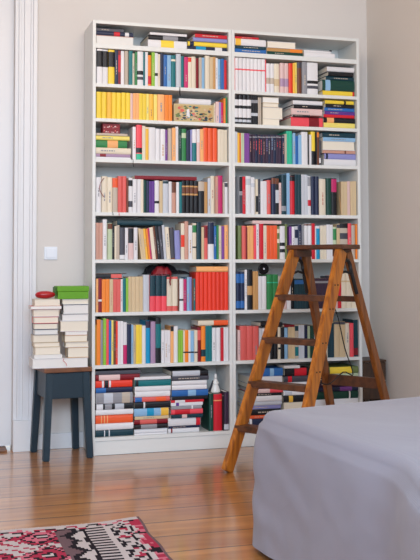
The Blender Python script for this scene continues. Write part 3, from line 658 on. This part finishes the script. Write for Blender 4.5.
# black pen on the white book, top shelf
q = at(331, 50.5, Y=.03)
bm = bmesh.new(); tube(bm, [(q.x - .09, .04, STACKTOP['t1'] + .003), (q.x - .01, .032, STACKTOP['t1'] + .003)], .0016, 6); 
pe = empty('pen', (0, 0, 0)); mesh_obj('barrel', bm, cm('dg'), pe)
bm = bmesh.new(); tube(bm, [(q.x - .009, .032, STACKTOP['t1'] + .0055), (q.x + .004, .0315, STACKTOP['t1'] + .0055)], .0045, 8); mesh_obj('cap', bm, cm('k'), pe)
tag(pe, 'dark pen lying on thin white books, top shelf of ladder-side bookcase', 'pen')

# white figurine on the dark books, bottom shelf
zb = STACKTOP['r9']
q = at(216, 380, Y=.05)
t = tag(empty('figurine', (q.x, .06, zb + .0006)), 'white ceramic figurine tapering upward, standing on dark books, bottom shelf', 'figurine')
ceramic = mat('white_ceramic', (228, 226, 222), .25)
bm = bmesh.new(); lathe(bm, [(.027, 0), (.0285, .003), (.027, .012), (.022, .026), (.017, .040), (.0135, .056), (.0105, .070), (.0075, .078)], 20, 1, .75)
mesh_obj('robe', bm, ceramic, t, smooth=True)
bm = bmesh.new(); lathe(bm, [(.0075, .077), (.0085, .082), (.0092, .089), (.0082, .096), (.006, .102), (.002, .106)], 16)
mesh_obj('head', bm, ceramic, t, smooth=True)
for s in (-1, 1):
    bm = bmesh.new(); beam(bm, (s * .012, .012, .066), (s * .029, .020, .004), (1, 0, 0), .006, .016, .003, .004, .001)
    mesh_obj('wing', bm, cm('dg'), t, smooth=True)
    bm = bmesh.new(); tube(bm, [(s * .010, .002, .064), (s * .013, -.010, .052), (s * .005, -.0145, .047)], [.004, .0045, .003], 8)
    mesh_obj('arm', bm, ceramic, t, smooth=True)

# ------------------------------------------------------------------ stool and what stands on it
def stool():
    ang = math.radians(6.5); cx, cy = -.149, .093
    ZS = .482
    t = tag(empty('stool', (cx, cy, 0), (0, 0, ang)), 'worn blue grey wooden stool with a bare wood seat, stacked with books', 'stool')
    hx, hy = .119, .141; tx, ty = .098, .118
    for sx in (-1, 1):
        for sy in (-1, 1):
            bm = bmesh.new(); beam(bm, (sx * hx, sy * hy, 0.0005), (sx * tx, sy * ty, ZS - .025), (1, 0, 0), .034, .04, .034, .04, .004)
            mesh_obj('leg', bm, M_STOOL, t)
    for sx in (-1, 1):
        bm = bmesh.new(); beam(bm, (sx * (tx + .004), -ty + .012, ZS - .095), (sx * (tx + .004), ty - .012, ZS - .095), (0, 0, 1), .135, .135, .02, .02, .002)
        mesh_obj('apron', bm, M_STOOL, t)
    for sy in (-1, 1):
        bm = bmesh.new(); beam(bm, (-tx + .01, sy * (ty + .004), ZS - .095), (tx - .01, sy * (ty + .004), ZS - .095), (0, 0, 1), .135, .135, .02, .02, .002)
        mesh_obj('apron', bm, M_STOOL, t)
    BX('seat', M_SEAT, t, -.130, .130, -.146, .150, ZS - .024, ZS, .004)
    return ZS
ZS = stool()
zb = stack(None, None, [(32.3, 88.4, 358.4, 'w', None, True)], base=ZS, where='stool base', ypl=-.045)
zl = stack(None, None, [(34.3, 60.6, 299, 'c', None, True), (31, 61.6, 306, 's', None, True), (33.2, 59.8, 309.2, 'lgr', None, True), (34, 58.9, 316.8, 's', None, True), (34, 58.2, 323.4, 'n', None, True), (34.2, 58.4, 329.4, 'gr', None, True),
  (33, 59, 334.8, 'wd', None, True), (34, 60.2, 342.5, 'b', None, True), (35, 61, 347, 'c', None, True), (34.3, 62.3, 354.6, 'w', None, True)], base=zb, where='pile under the red pouch', ypl=-.035)
zr = stack(None, None, [(62, 89, 299, 'w', None, True), (63, 89, 304.4, 'k', None, True), (62, 89, 314.3, 'w', None, True), (60.2, 88.6, 320.7, 'w', None, True), (65.5, 87.2, 331.3, 'r', None, True), (64.6, 87.8, 335.2, 'b', None, True), (65.4, 89, 341.8, 'w', None, True), (67.8, 89, 347.2, 'tn', None, True)], base=zb, where='pile under the green box', ypl=-.03)
# red pouch
q0 = at(35.2, 295, Y=-.01); q1 = at(56, 295, Y=-.01)
t = tag(empty('glasses_case', ((q0.x + q1.x) / 2, .0, zl + .0005)), 'glossy red glasses case on top of the books, on the blue stool', 'glasses case')
redm = mat('red_leather', (178, 20, 32), .3, coat=.3)
bm = bmesh.new(); n = 24; L = (q1.x - q0.x) / 2; rings = []
for i in range(n + 1):
    a = -1 + 2 * i / n; r = (1 - abs(a) ** 2.6) ** .5 if abs(a) < 1 else 0
    r = max(r, .05); rings.append([bm.verts.new((a * L, math.cos(k * 2 * PI / 16) * .028 * r, .021 + math.sin(k * 2 * PI / 16) * (.0205 if a < .2 else .0205 - (a - .2) * .006) * r)) for k in range(16)])
for i in range(n):
    for k in range(16): bm.faces.new((rings[i][k], rings[i][(k + 1) % 16], rings[i + 1][(k + 1) % 16], rings[i + 1][k]))
bm.faces.new(rings[0]); bm.faces.new(rings[-1]); mesh_obj('case_shell', bm, redm, t, smooth=True)
bm = bmesh.new(); tube(bm, [(-L * .9, -.0235 * .8, .021), (-L * .6, -.0275, .0215), (0, -.0285, .0215), (L * .6, -.0275, .0215), (L * .9, -.02, .021)], .0012, 6)
mesh_obj('seam', bm, cm('dr'), t)
# green box with lid
g0 = at(57, 298, Y=-.03); g1 = at(89, 298, Y=-.03); zg = at(73, 286.3, Y=-.03).z
t = tag(empty('green_box', (g0.x, -.038, zr + .0006), (0, 0, 0)), 'bright green box with a lid, on top of the taller pile on the stool', 'box')
W = g1.x - g0.x; H = zg - zr; gm = mat('green_card', (96, 158, 18), .55, bump=.3, bscale=90)
dgm = mat('green_card_edge', (60, 110, 22), .6)
BX('box_body', gm, t, .004, W - .003, .003, .135, 0, H * .58, .002)
BX('lid', gm, t, .0, W, .0, .138, H * .58 + .0005, H, .004)
BX('end_flap', dgm, t, -.008, -.0005, .02, .12, H * .3, H * .92, .002)
# hanging red ribbon on the lowest book
x = at(65, 360, Y=-.06).x; z = at(65, 360, Y=-.06).z; bm = bmesh.new()
tube(bm, [(x - .006, -.056, z + .006), (x - .009, -.0565, z - .004), (x, -.0565, z - .012), (x + .007, -.0565, z - .02), (x + .01, -.0565, z - .032)], .0014, 6)
tag(mesh_obj('ribbon_marker', bm, cm('r')), 'red ribbon marker on the lowest wide book on the stool', 'ribbon')
for (u0, v0, u1, v1, nm) in ((62.6, 303.5, 63.4, 312, 'upper'),):
    a = at(u0, v0, Y=-.045); b = at(u1, v1, Y=-.045); bm = bmesh.new()
    tube(bm, [(a.x, -.041, a.z), (a.x - .001, -.0425, (a.z + b.z) / 2), (b.x, -.0425, b.z)], [.002, .003, .002], 6)
    tag(mesh_obj('ribbon_marker', bm, cm('k')), 'black ribbon marker near the top of the pile under the green box', 'ribbon')

# ------------------------------------------------------------------ wooden crate in the gap by the side wall
t = tag(empty('wooden_crate', (1.616, .03, 0)), 'dark brown wooden crate standing in the gap between bookcase and side wall', 'crate')
for i in range(4): BX('board', M_BOXW, t, 0, .15, 0, .012, .003 + i * .112, .003 + i * .112 + .104, .002)
for xx in (0, .13): BX('corner_post', M_BOXW, t, xx, xx + .02, .0125, .035, .002, .446, .002)
BX('side_board', M_BOXW, t, 0, .012, .0355, .2, .003, .44, .002); BX('side_board', M_BOXW, t, .138, .15, .0355, .2, .003, .44, .002)
BX('bottom_board', M_BOXW, t, .0125, .1375, .0355, .2, .003, .015)
BX('lid', M_BOXW, t, -.002, .152, -.004, .204, .4465, .458, .002)

# ------------------------------------------------------------------ stepladder
LP = dict(x=1.146, y=-.466, th=-.991, wb=.392, wt=.289, tb=.564, wc=.367, td=.439, H=1.117)
def ladder():
    P = LP; t = tag(empty('stepladder', (P['x'], P['y'], 0), (0, 0, P['th'])), 'old varnished wooden stepladder standing open in front of the bookcase', 'ladder')
    H = P['H']; g = .03; up = (0, 1, 0)
    c, s = math.cos(P['th']), math.sin(P['th'])
    def W(a, tt, z): return Vector((P['x'] + a * c - tt * s, P['y'] + a * s + tt * c, z))
    def proj(w):
        v = RM.transposed() @ (w - CAM); return 210 + F * v.x / v.y, 280 - SY - F * v.z / v.y
    rail = lambda k, sd: (sd * (P['wb'] + (P['wt'] - P['wb']) * k) / 2, -P['tb'] + (P['tb'] - g) * k, H * k)
    back = lambda k, sd: (sd * (P['wc'] + .045 + (P['wt'] - P['wc'] - .045) * k) / 2, P['td'] + (g - P['td']) * k, H * k)
    for sd in (-1, 1):
        bm = bmesh.new(); beam(bm, (rail(0, sd)[0], rail(0, sd)[1], .008), rail(.985, sd), (0, 1, 0), .070, .078, .03, .028, .004)
        r_ = mesh_obj('rail', bm, M_LADDER, t)
    for sd in (-1, 1):
        bm = bmesh.new(); beam(bm, (back(0, sd)[0] * .97, back(0, sd)[1], .006), (back(.975, sd)[0] * .9, back(.975, sd)[1], H * .975), (0, 1, 0), .054, .056, .026, .026, .003)
        mesh_obj('back_leg', bm, M_BACKLEG, t)
    def find(v, f, sd):
        lo, hi = 0, 1
        for _ in range(40):
            m_ = (lo + hi) / 2
            if proj(W(*f(m_, sd)))[1] > v: lo = m_
            else: hi = m_
        return lo
    for v in (297, 339.5, 383, 427):
        k = find(v, rail, -1); a, tt, z = rail(k, 1)
        bm = bmesh.new(); box(bm, -a - .010, a - .0155, tt - .043, tt + .034, z - .016, z + .014, .003)
        mesh_obj('step', bm, M_STEP, t)
    for v, h in ((298, .03), (379, .058)):
        k = find(v, back, -1); a, tt, z = back(k, 1)
        bm = bmesh.new(); beam(bm, (-a * .99, tt + .012, z), (a * .99, tt + .012, z), (0, 0, 1), h, h, .024, .024, .003)
        mesh_obj('crossbar', bm, M_STEP, t)
    bm = bmesh.new(); box(bm, -.172, .185, -.085, .085, H - .012, H + .012, .005); mesh_obj('platform', bm, M_STEP, t)
    for sd in (-1, 1):
        bm = bmesh.new(); box(bm, sd * .125 - .014, sd * .125 + .014, -.07, .07, H - .05, H - .0125, .003); mesh_obj('platform_bearer', bm, M_STEP, t)
    # iron hinge straps: an arch from rail to back leg on each side
    for sd in (-1, 1):
        bm = bmesh.new(); pts = []
        for k in range(4): q = rail(.78 + k * .04, sd); pts.append((q[0], q[1] + .040, q[2]))
        qa = rail(.90, sd); qb = back(.90, sd)
        for k in range(1, 6):
            a = PI * k / 6; m_ = (1 - math.cos(a)) / 2; pts.append((qa[0], (qa[1] + .040) * (1 - m_) + (qb[1] - .028) * m_, H * .90 + math.sin(a) * .045))
        for k in range(4): q = back(.90 - k * .04, sd); pts.append((q[0], q[1] - .030, q[2]))
        tube(bm, pts, .0105, 6); mesh_obj('hinge', bm, M_DARK, t)
    for sd in (-1, 1):
        q = rail(.875, sd); r = back(.875, sd)
        bm = bmesh.new(); tube(bm, [(q[0] - sd * .002, q[1] + .04, q[2]), (q[0] - sd * .002, (q[1] + r[1]) / 2, q[2] + .012), (r[0] - sd * .002, r[1] - .03, r[2])], .0065, 6); mesh_obj('spreader', bm, M_DARK, t)
    for v in (285, 309, 343, 372):
        k = find(v, rail, 1)
        for dx in (-.014, .014):
            a, tt, z = rail(k, 1)
            bm = bmesh.new(); box(bm, a + .0145, a + .017, tt + dx - .004, tt + dx + .004, z - .004, z + .004, .001); mesh_obj('screw', bm, M_DARK, t)
    # slack cord hanging inside
    a0 = back(.78, 1)
    bm = bmesh.new(); q = rail(.78, 1)
    p = [(q[0] - .02, q[1] + .01, q[2]), (q[0] - .022, q[1] + .09, q[2] - .12), (q[0] - .02, q[1] + .15, q[2] - .28), (q[0] - .015, q[1] + .22, q[2] - .42), (q[0] - .012, q[1] + .12, q[2] - .40), (q[0] - .02, q[1] + .0, q[2] - .45), (q[0] - .02, q[1] - .10, q[2] - .43)]
    # smooth it
    pts = []
    for i in range(len(p) - 1):
        p0 = Vector(p[max(i - 1, 0)]); p1 = Vector(p[i]); p2 = Vector(p[i + 1]); p3 = Vector(p[min(i + 2, len(p) - 1)])
        for j in range(5):
            u = j / 5; pts.append(.5 * ((2 * p1) + (p2 - p0) * u + (2 * p0 - 5 * p1 + 4 * p2 - p3) * u * u + (3 * p1 - p0 - 3 * p2 + p3) * u ** 3))
    tube(bm, pts, .0032, 6); mesh_obj('safety_cord', bm, M_DARK, t)
ladder()

# ------------------------------------------------------------------ covered bed
def bed():
    ZB = .5
    P1 = at(262, 410, Z=ZB); P2 = at(405, 461, Z=ZB); P3 = at(425, 394.5, Z=ZB)
    d = (P3 - P1); P3 = P1 + d * (1.36 / d.length)
    P2 = at(405, 460, Z=ZB); Q = at(422, 481, Z=ZB); Q = P2 + (Q - P2).normalized() * .55; 
    R2 = Vector((P3.x, Q.y + .3, ZB))
    P3.x = min(P3.x, XR - .05); R2.x = P3.x
    poly = [P1, P2, Q, R2, P3]
    # rounded outline, evenly sampled
    n = len(poly); out = []
    rad = [.035, .10, .06, .06, .06]
    for i in range(n):
        p0, p1, p2 = poly[i - 1], poly[i], poly[(i + 1) % n]
        a = p1 + (p0 - p1).normalized() * rad[i]; b = p1 + (p2 - p1).normalized() * rad[i]
        for k in range(9):
            u = k / 8; out.append((1 - u) ** 2 * a + 2 * u * (1 - u) * p1 + u * u * b)
    dense = []
    for i in range(len(out)):
        a, b = out[i], out[(i + 1) % len(out)]; L = (b - a).length; m_ = max(1, int(L / .012))
        for k in range(m_): dense.append(a.lerp(b, k / m_))
    N = len(dense); cen = sum(dense, Vector()) / N
    nor = []; SGN = 1 if sum(dense[k].x * dense[(k + 1) % N].y - dense[(k + 1) % N].x * dense[k].y for k in range(N)) > 0 else -1
    for i in range(N):
        tdir = (dense[(i + 1) % N] - dense[i - 1]).normalized(); q = Vector((tdir.y, -tdir.x, 0))
        q = q * SGN
        nor.append(q)
    o = tag(empty('bed', (0, 0, 0)), 'low bed under a lilac grey cloth cover, in front of the ladder', 'bed')
    def loops(rows, name, m, smooth=True, cap=True):
        bm = bmesh.new(); rr = [[bm.verts.new(r) for r in row] for row in rows]
        for a in range(len(rr) - 1):
            for i in range(N): bm.faces.new((rr[a][i], rr[a][(i + 1) % N], rr[a + 1][(i + 1) % N], rr[a + 1][i]))
        if cap: bm.faces.new(rr[0])
        return mesh_obj(name, bm, m, o, smooth=smooth)
    rows = []
    for f in (.02, .15, .3, .45, .6, .72, .82, .89, .94, .965):
        row = []
        for i in range(N):
            p = cen.lerp(dense[i] - nor[i] * .055, min(1, f * 1.03))
            w = noise.noise(Vector((p.x * 3, p.y * 3, 1))) * .010 + noise.noise(Vector((p.x * 9, p.y * 7, 4))) * .0035
            row.append(Vector((p.x, p.y, ZB + .001 + w * min(1, (1 - f) * 9))))
        rows.append(row)
    Rr = .036
    for k in range(7):
        a = PI / 2 * k / 6; row = []
        for i in range(N):
            p = dense[i] - nor[i] * Rr + nor[i] * Rr * math.sin(a)
            q = noise.noise(Vector((p.x * 4, p.y * 4, 9)))
            row.append(Vector((p.x, p.y, ZB - Rr + Rr * math.cos(a) + q * .008 * k / 6)) + nor[i] * (q * .006 + .006) * k / 6)
        rows.append(row)
    Zs = [ZB - Rr - (ZB - Rr - .022) * (k / 34) for k in range(1, 35)]
    for z in Zs:
        f = (ZB - z) / ZB; row = []
        for i in range(N):
            p = dense[i]; s_ = i * .012
            # long slanting folds from the far corner plus soft vertical waves growing to the hem
            fold = math.sin(s_ * 9 + z * 5 + 2 * noise.noise(Vector((s_ * 1.3, z * 1.5, 3)))) * .005 * f
            d1 = (p - poly[0]).length
            drag = math.exp(-d1 * 3.2) * math.sin((z * 38 + s_ * 14) + 2.2 * noise.noise(Vector((s_ * 4, z * 5, 0)))) * .006 * (1 - f * .6)
            w = noise.noise(Vector((p.x * 5, p.y * 5, z * 4))) * .007 + noise.noise(Vector((p.x * 13, p.y * 11, z * 16))) * .004
            row.append(Vector((p.x, p.y, z)) + nor[i] * (.034 * (1 - math.exp(-f * 9)) + fold + drag + w * (.5 + .5 * f) + .006))
        rows.append(row)
    loops(rows, 'bed_cover', cloth_mat())
    # the base under the cover
    inner = [dense[i] - nor[i] * .06 for i in range(N)]
    loops([[Vector((p.x, p.y, z)) for p in inner] for z in (ZB - .03, .03)], 'mattress', mat('mattress_ticking', (200, 196, 190), .9), smooth=False)
    for p in (P1, P2, P3, Q, R2):
        q = cen.lerp(p, .88); bm = bmesh.new(); box(bm, q.x - .03, q.x + .03, q.y - .03, q.y + .03, .0, .0305, .002); mesh_obj('leg', bm, M_DARK, o)
bed()

# ------------------------------------------------------------------ kilim rug
def rug():
    X1 = -.045; Y1 = -1.36; Wd = 1.5; Ln = 2.0
    t = tag(empty('kilim_rug', (X1, Y1, 0)), 'woven kilim rug in red, pink, black and cream on the floorboards', 'rug')
    cols = {'k': (36, 30, 36), 'c': (196, 184, 182), 'r': (172, 52, 76), 'p': (204, 110, 126), 'g': (112, 88, 92), 'n': (40, 44, 60), 'd': (120, 36, 50)}
    mats = {}; order_ = list(cols)
    ml = [mat('kilim_wool_' + PALN[k], cols[k], .95, noise_amt=.2, nscale=220, bump=.5, bscale=300, spec=.1) for k in order_]
    cs = .0105; cyy = .017
    nx, ny = int(Wd / cs), int(Ln / cyy)
    rnd = random.Random(11)
    def pat(i0, j0):
        i = int(i0 + 1.1 * noise.noise(Vector((i0 * .13, j0 * .2, 1)))); j = int(j0 + 0.9 * noise.noise(Vector((i0 * .15, j0 * .17, 7))))
        if i0 < 1: return 'g'
        if .135 < i0 * cs < .235 and j0 > 3: i, j = i0, j0
        i = max(i, 1); j = max(j, 0)
        x = i * cs; y = j * cyy     # x from the right border, y from the far border
        if j < 1: return 'c'
        if j < 3 and x > .02: return 'ckrcpkcr'[(i // 4 + j) % 8]
        if i < 1: return 'g'
        if x < .125:  # speckled border: small diamonds
            a = (i % 6) - 2.5 + (j % 3) * .5; b = ((j + (i // 6) * 4) % 7) - 3
            d = abs(a) + abs(b) * 1.1
            return ('k' if (i // 6 + j // 7) % 2 else 'r') if d < 2.4 else 'p' if d < 3.1 and x < .06 else 'k' if d > 4.4 and x > .05 else 'r' if x < .03 else 'c'
        if x < .135: return 'k' if (j // 2) % 2 else 'c'
        if x < .235:   # comb of black bars
            if x > .228: return 'k'
            return 'k' if j % 2 == 0 and x > .15 else 'c'
        if x < .33:  # toothed zigzag
            z = abs(((j) % 8) - 4) * .011
            return 'k' if abs(x - 0.265 - z) < .016 else ('c' if x < 0.265 + z else 'g')
        # main field: stepped diamonds
        X = (i - 27) % 22 - 10.5; Yv = (j % 14) - 7
        d = abs(X) + abs(Yv) * 1.45
        sh = ((i - 27) // 22 + j // 14) % 2
        if d < 1.6: return 'c'
        if d < 3.4: return 'k'
        if d < 6.2: return 'r' if sh else 'p'
        if d < 7.9: return 'k'
        if d < 10: return 'p' if sh else 'r'
        if d < 11.6: return 'k' if (i + j) % 3 else 'c'
        return 'c' if (i // 2 + j) % 4 else 'r'
    bm = bmesh.new(); top = []
    for i in range(nx + 1):
        col = []
        for j in range(ny + 1):
            x = -i * cs; y = -j * cyy
            wob = noise.noise(Vector((x * 4, y * 4, 2)))
            lift = .012 * math.exp(-((x + .0) ** 2 + (y + .0) ** 2) * 90)
            ex = .007 * noise.noise(Vector((y * 7, 0, 5))) * math.exp(x * 6)
            ey = .010 * noise.noise(Vector((x * 5, 3, 5))) * math.exp(y * 6) - x * .0
            col.append(bm.verts.new((x + ex + y * -.05 * 0, y + ey, .009 + .0035 * wob + lift)))
        top.append(col)
    for i in range(nx):
        for j in range(ny):
            f = bm.faces.new((top[i][j], top[i][j + 1], top[i + 1][j + 1], top[i + 1][j])); f.material_index = order_.index(pat(i, j))
    r = bmesh.ops.extrude_face_region(bm, geom=bm.faces[:])
    vs = [v for v in r['geom'] if isinstance(v, bmesh.types.BMVert)]
    for v in vs: v.co.z = max(.0008, v.co.z - .007)
    o = mesh_obj('woven_field', bm, ml, t)
    # fringe of pale warp ends along the far edge: individual short threads, one piece
    bm = bmesh.new()
    for k in range(150):
        x = -.01 - k * .0098 - rnd.uniform(0, .003); ey = .010 * noise.noise(Vector((x * 5, 3, 5)))
        L = rnd.uniform(.012, .026)
        tube(bm, [(x, ey - .002, .007), (x + rnd.uniform(-.003, .003), ey + L * .5, .006), (x + rnd.uniform(-.007, .007), ey + L, .0022)], [.0022, .0018, .0012], 5)
    f = mesh_obj('fringe', bm, mat('cream_wool_fringe', (206, 192, 182), .95), t); f['kind'] = 'stuff'
PALN = {'k': 'black', 'c': 'cream', 'r': 'red', 'p': 'pink', 'g': 'grey', 'n': 'navy', 'd': 'maroon'}
rug()

# ------------------------------------------------------------------ book labels
def label_books():
    from collections import defaultdict, Counter
    art = lambda w: w
    up = defaultdict(list); fl = defaultdict(list); on = defaultdict(list)
    for b in BOOKS:
        {'up': up, 'flat': fl, 'on': on}[b[4]][b[2]].append(b)
    def where(key):
        return f"{ORD[key[1]]} shelf of {UNAME[key[0]]}" if isinstance(key[1], int) else None
    for key, L in up.items():
        L.sort(key=lambda b: b[3]); cnt = Counter(b[1] for b in L); seen = Counter()
        names = [b[1] for b in L]
        ctx = [(names[i - 1] if i else 'the shelf end', names[i], names[i + 1] if i + 1 < len(L) else 'the shelf end') for i in range(len(L))]
        cc = Counter(frozenset((c[0], '>' + c[2])) and c for c in ctx)
        for i, b in enumerate(L):
            seen[b[1]] += 1
            if cnt[b[1]] == 1: s = f"only {b[1]} upright book, {where(key)}"
            elif cc[ctx[i]] == 1 and ctx[i][0] != ctx[i][1] != ctx[i][2] and cc[ctx[i][::-1]] <= (1 if ctx[i][0] != ctx[i][2] else 1) and cnt[b[1]] < 99 and ctx[i][::-1] not in [c for c in ctx if c is not ctx[i] and c != ctx[i]]:
                s = f"upright {b[1]} book between {ctx[i][0]} and {ctx[i][2]}, {where(key)}"
            else:
                nn = NUM[seen[b[1]] - 1]
                s = f"{nn} upright {b[1]} book from the left, {where(key)}" if nn != 'first' else f"leftmost {b[1]} book standing on the {where(key)}"
            g = f"upright books on the {where(key)}"
            tag(b[0], s, 'book', g)
    for key, L in on.items():
        for b in L: tag(b[0], f"{b[1]} book lying across upright books, {where(key)}", 'book', f"books lying flat on the {where(key)}")
    POS = ['leftmost', 'second', 'third']
    for key, L in fl.items():
        if isinstance(key, tuple):
            ns = max(b[3][0] for b in L)
            for b in L:
                sn, k, N = b[3]
                if ns == 1: s = f"flat {b[1]} book, {NUM[k - 1]} from the top of its stack, {where(key)}"
                else: s = f"flat {b[1]} book, {NUM[k - 1]} down in {NUM[sn - 1]} stack from left, {where(key)}"
                s = s.replace('first down', 'topmost').replace('first from the top', 'topmost')
                tag(b[0], s, 'book', f"books lying flat on the {where(key)}")
        elif key == 'stool base':
            tag(L[0][0], 'wide white book lying directly on the stool seat beneath both piles', 'book')
        else:
            for b in L:
                sn, k, N = b[3]
                nm = 'topmost' if k == 1 else 'lowest' if k == N else NUM[k - 1] + ' down'
                tag(b[0], f"{b[1]} book, {nm}, in the {key} on the stool", 'book', 'books piled on the blue stool')
label_books()

# ------------------------------------------------------------------ light
def area(name, loc, target, sx, sy, power, col):
    l = bpy.data.lights.new(name, 'AREA'); l.shape = 'RECTANGLE'; l.size = sx; l.size_y = sy; l.energy = power; l.color = col
    o = bpy.data.objects.new(name, l); COL.objects.link(o); o.location = loc
    o.rotation_euler = (Vector(target) - Vector(loc)).to_track_quat('-Z', 'Y').to_euler()
    return o
wl = area('window_daylight', (-.9, -6.2, 2.3), (-.2, -3.9, 0), 3.0, 1.8, 182, (.63, .78, .97)); wl.data.spread = math.radians(150)
area('warm_upper_fill', (0, -2.0, 2.98), (.2, 0, 1.7), 1.6, 1.0, 31, (1.0, .78, .56))  # unseen fill added to warm the upper wall, in place of bounced light
w = bpy.data.worlds.new('world'); SC.world = w; w.use_nodes = True
w.node_tree.nodes['Background'].inputs[0].default_value = (.74, .88, 1.0, 1); w.node_tree.nodes['Background'].inputs[1].default_value = 1.35
vs = SC.view_settings
vs.view_transform = 'Standard'; vs.look = 'None'; vs.gamma = 1; vs.use_curve_mapping = False; vs.exposure = 0.0
SC.cycles.max_bounces = 8
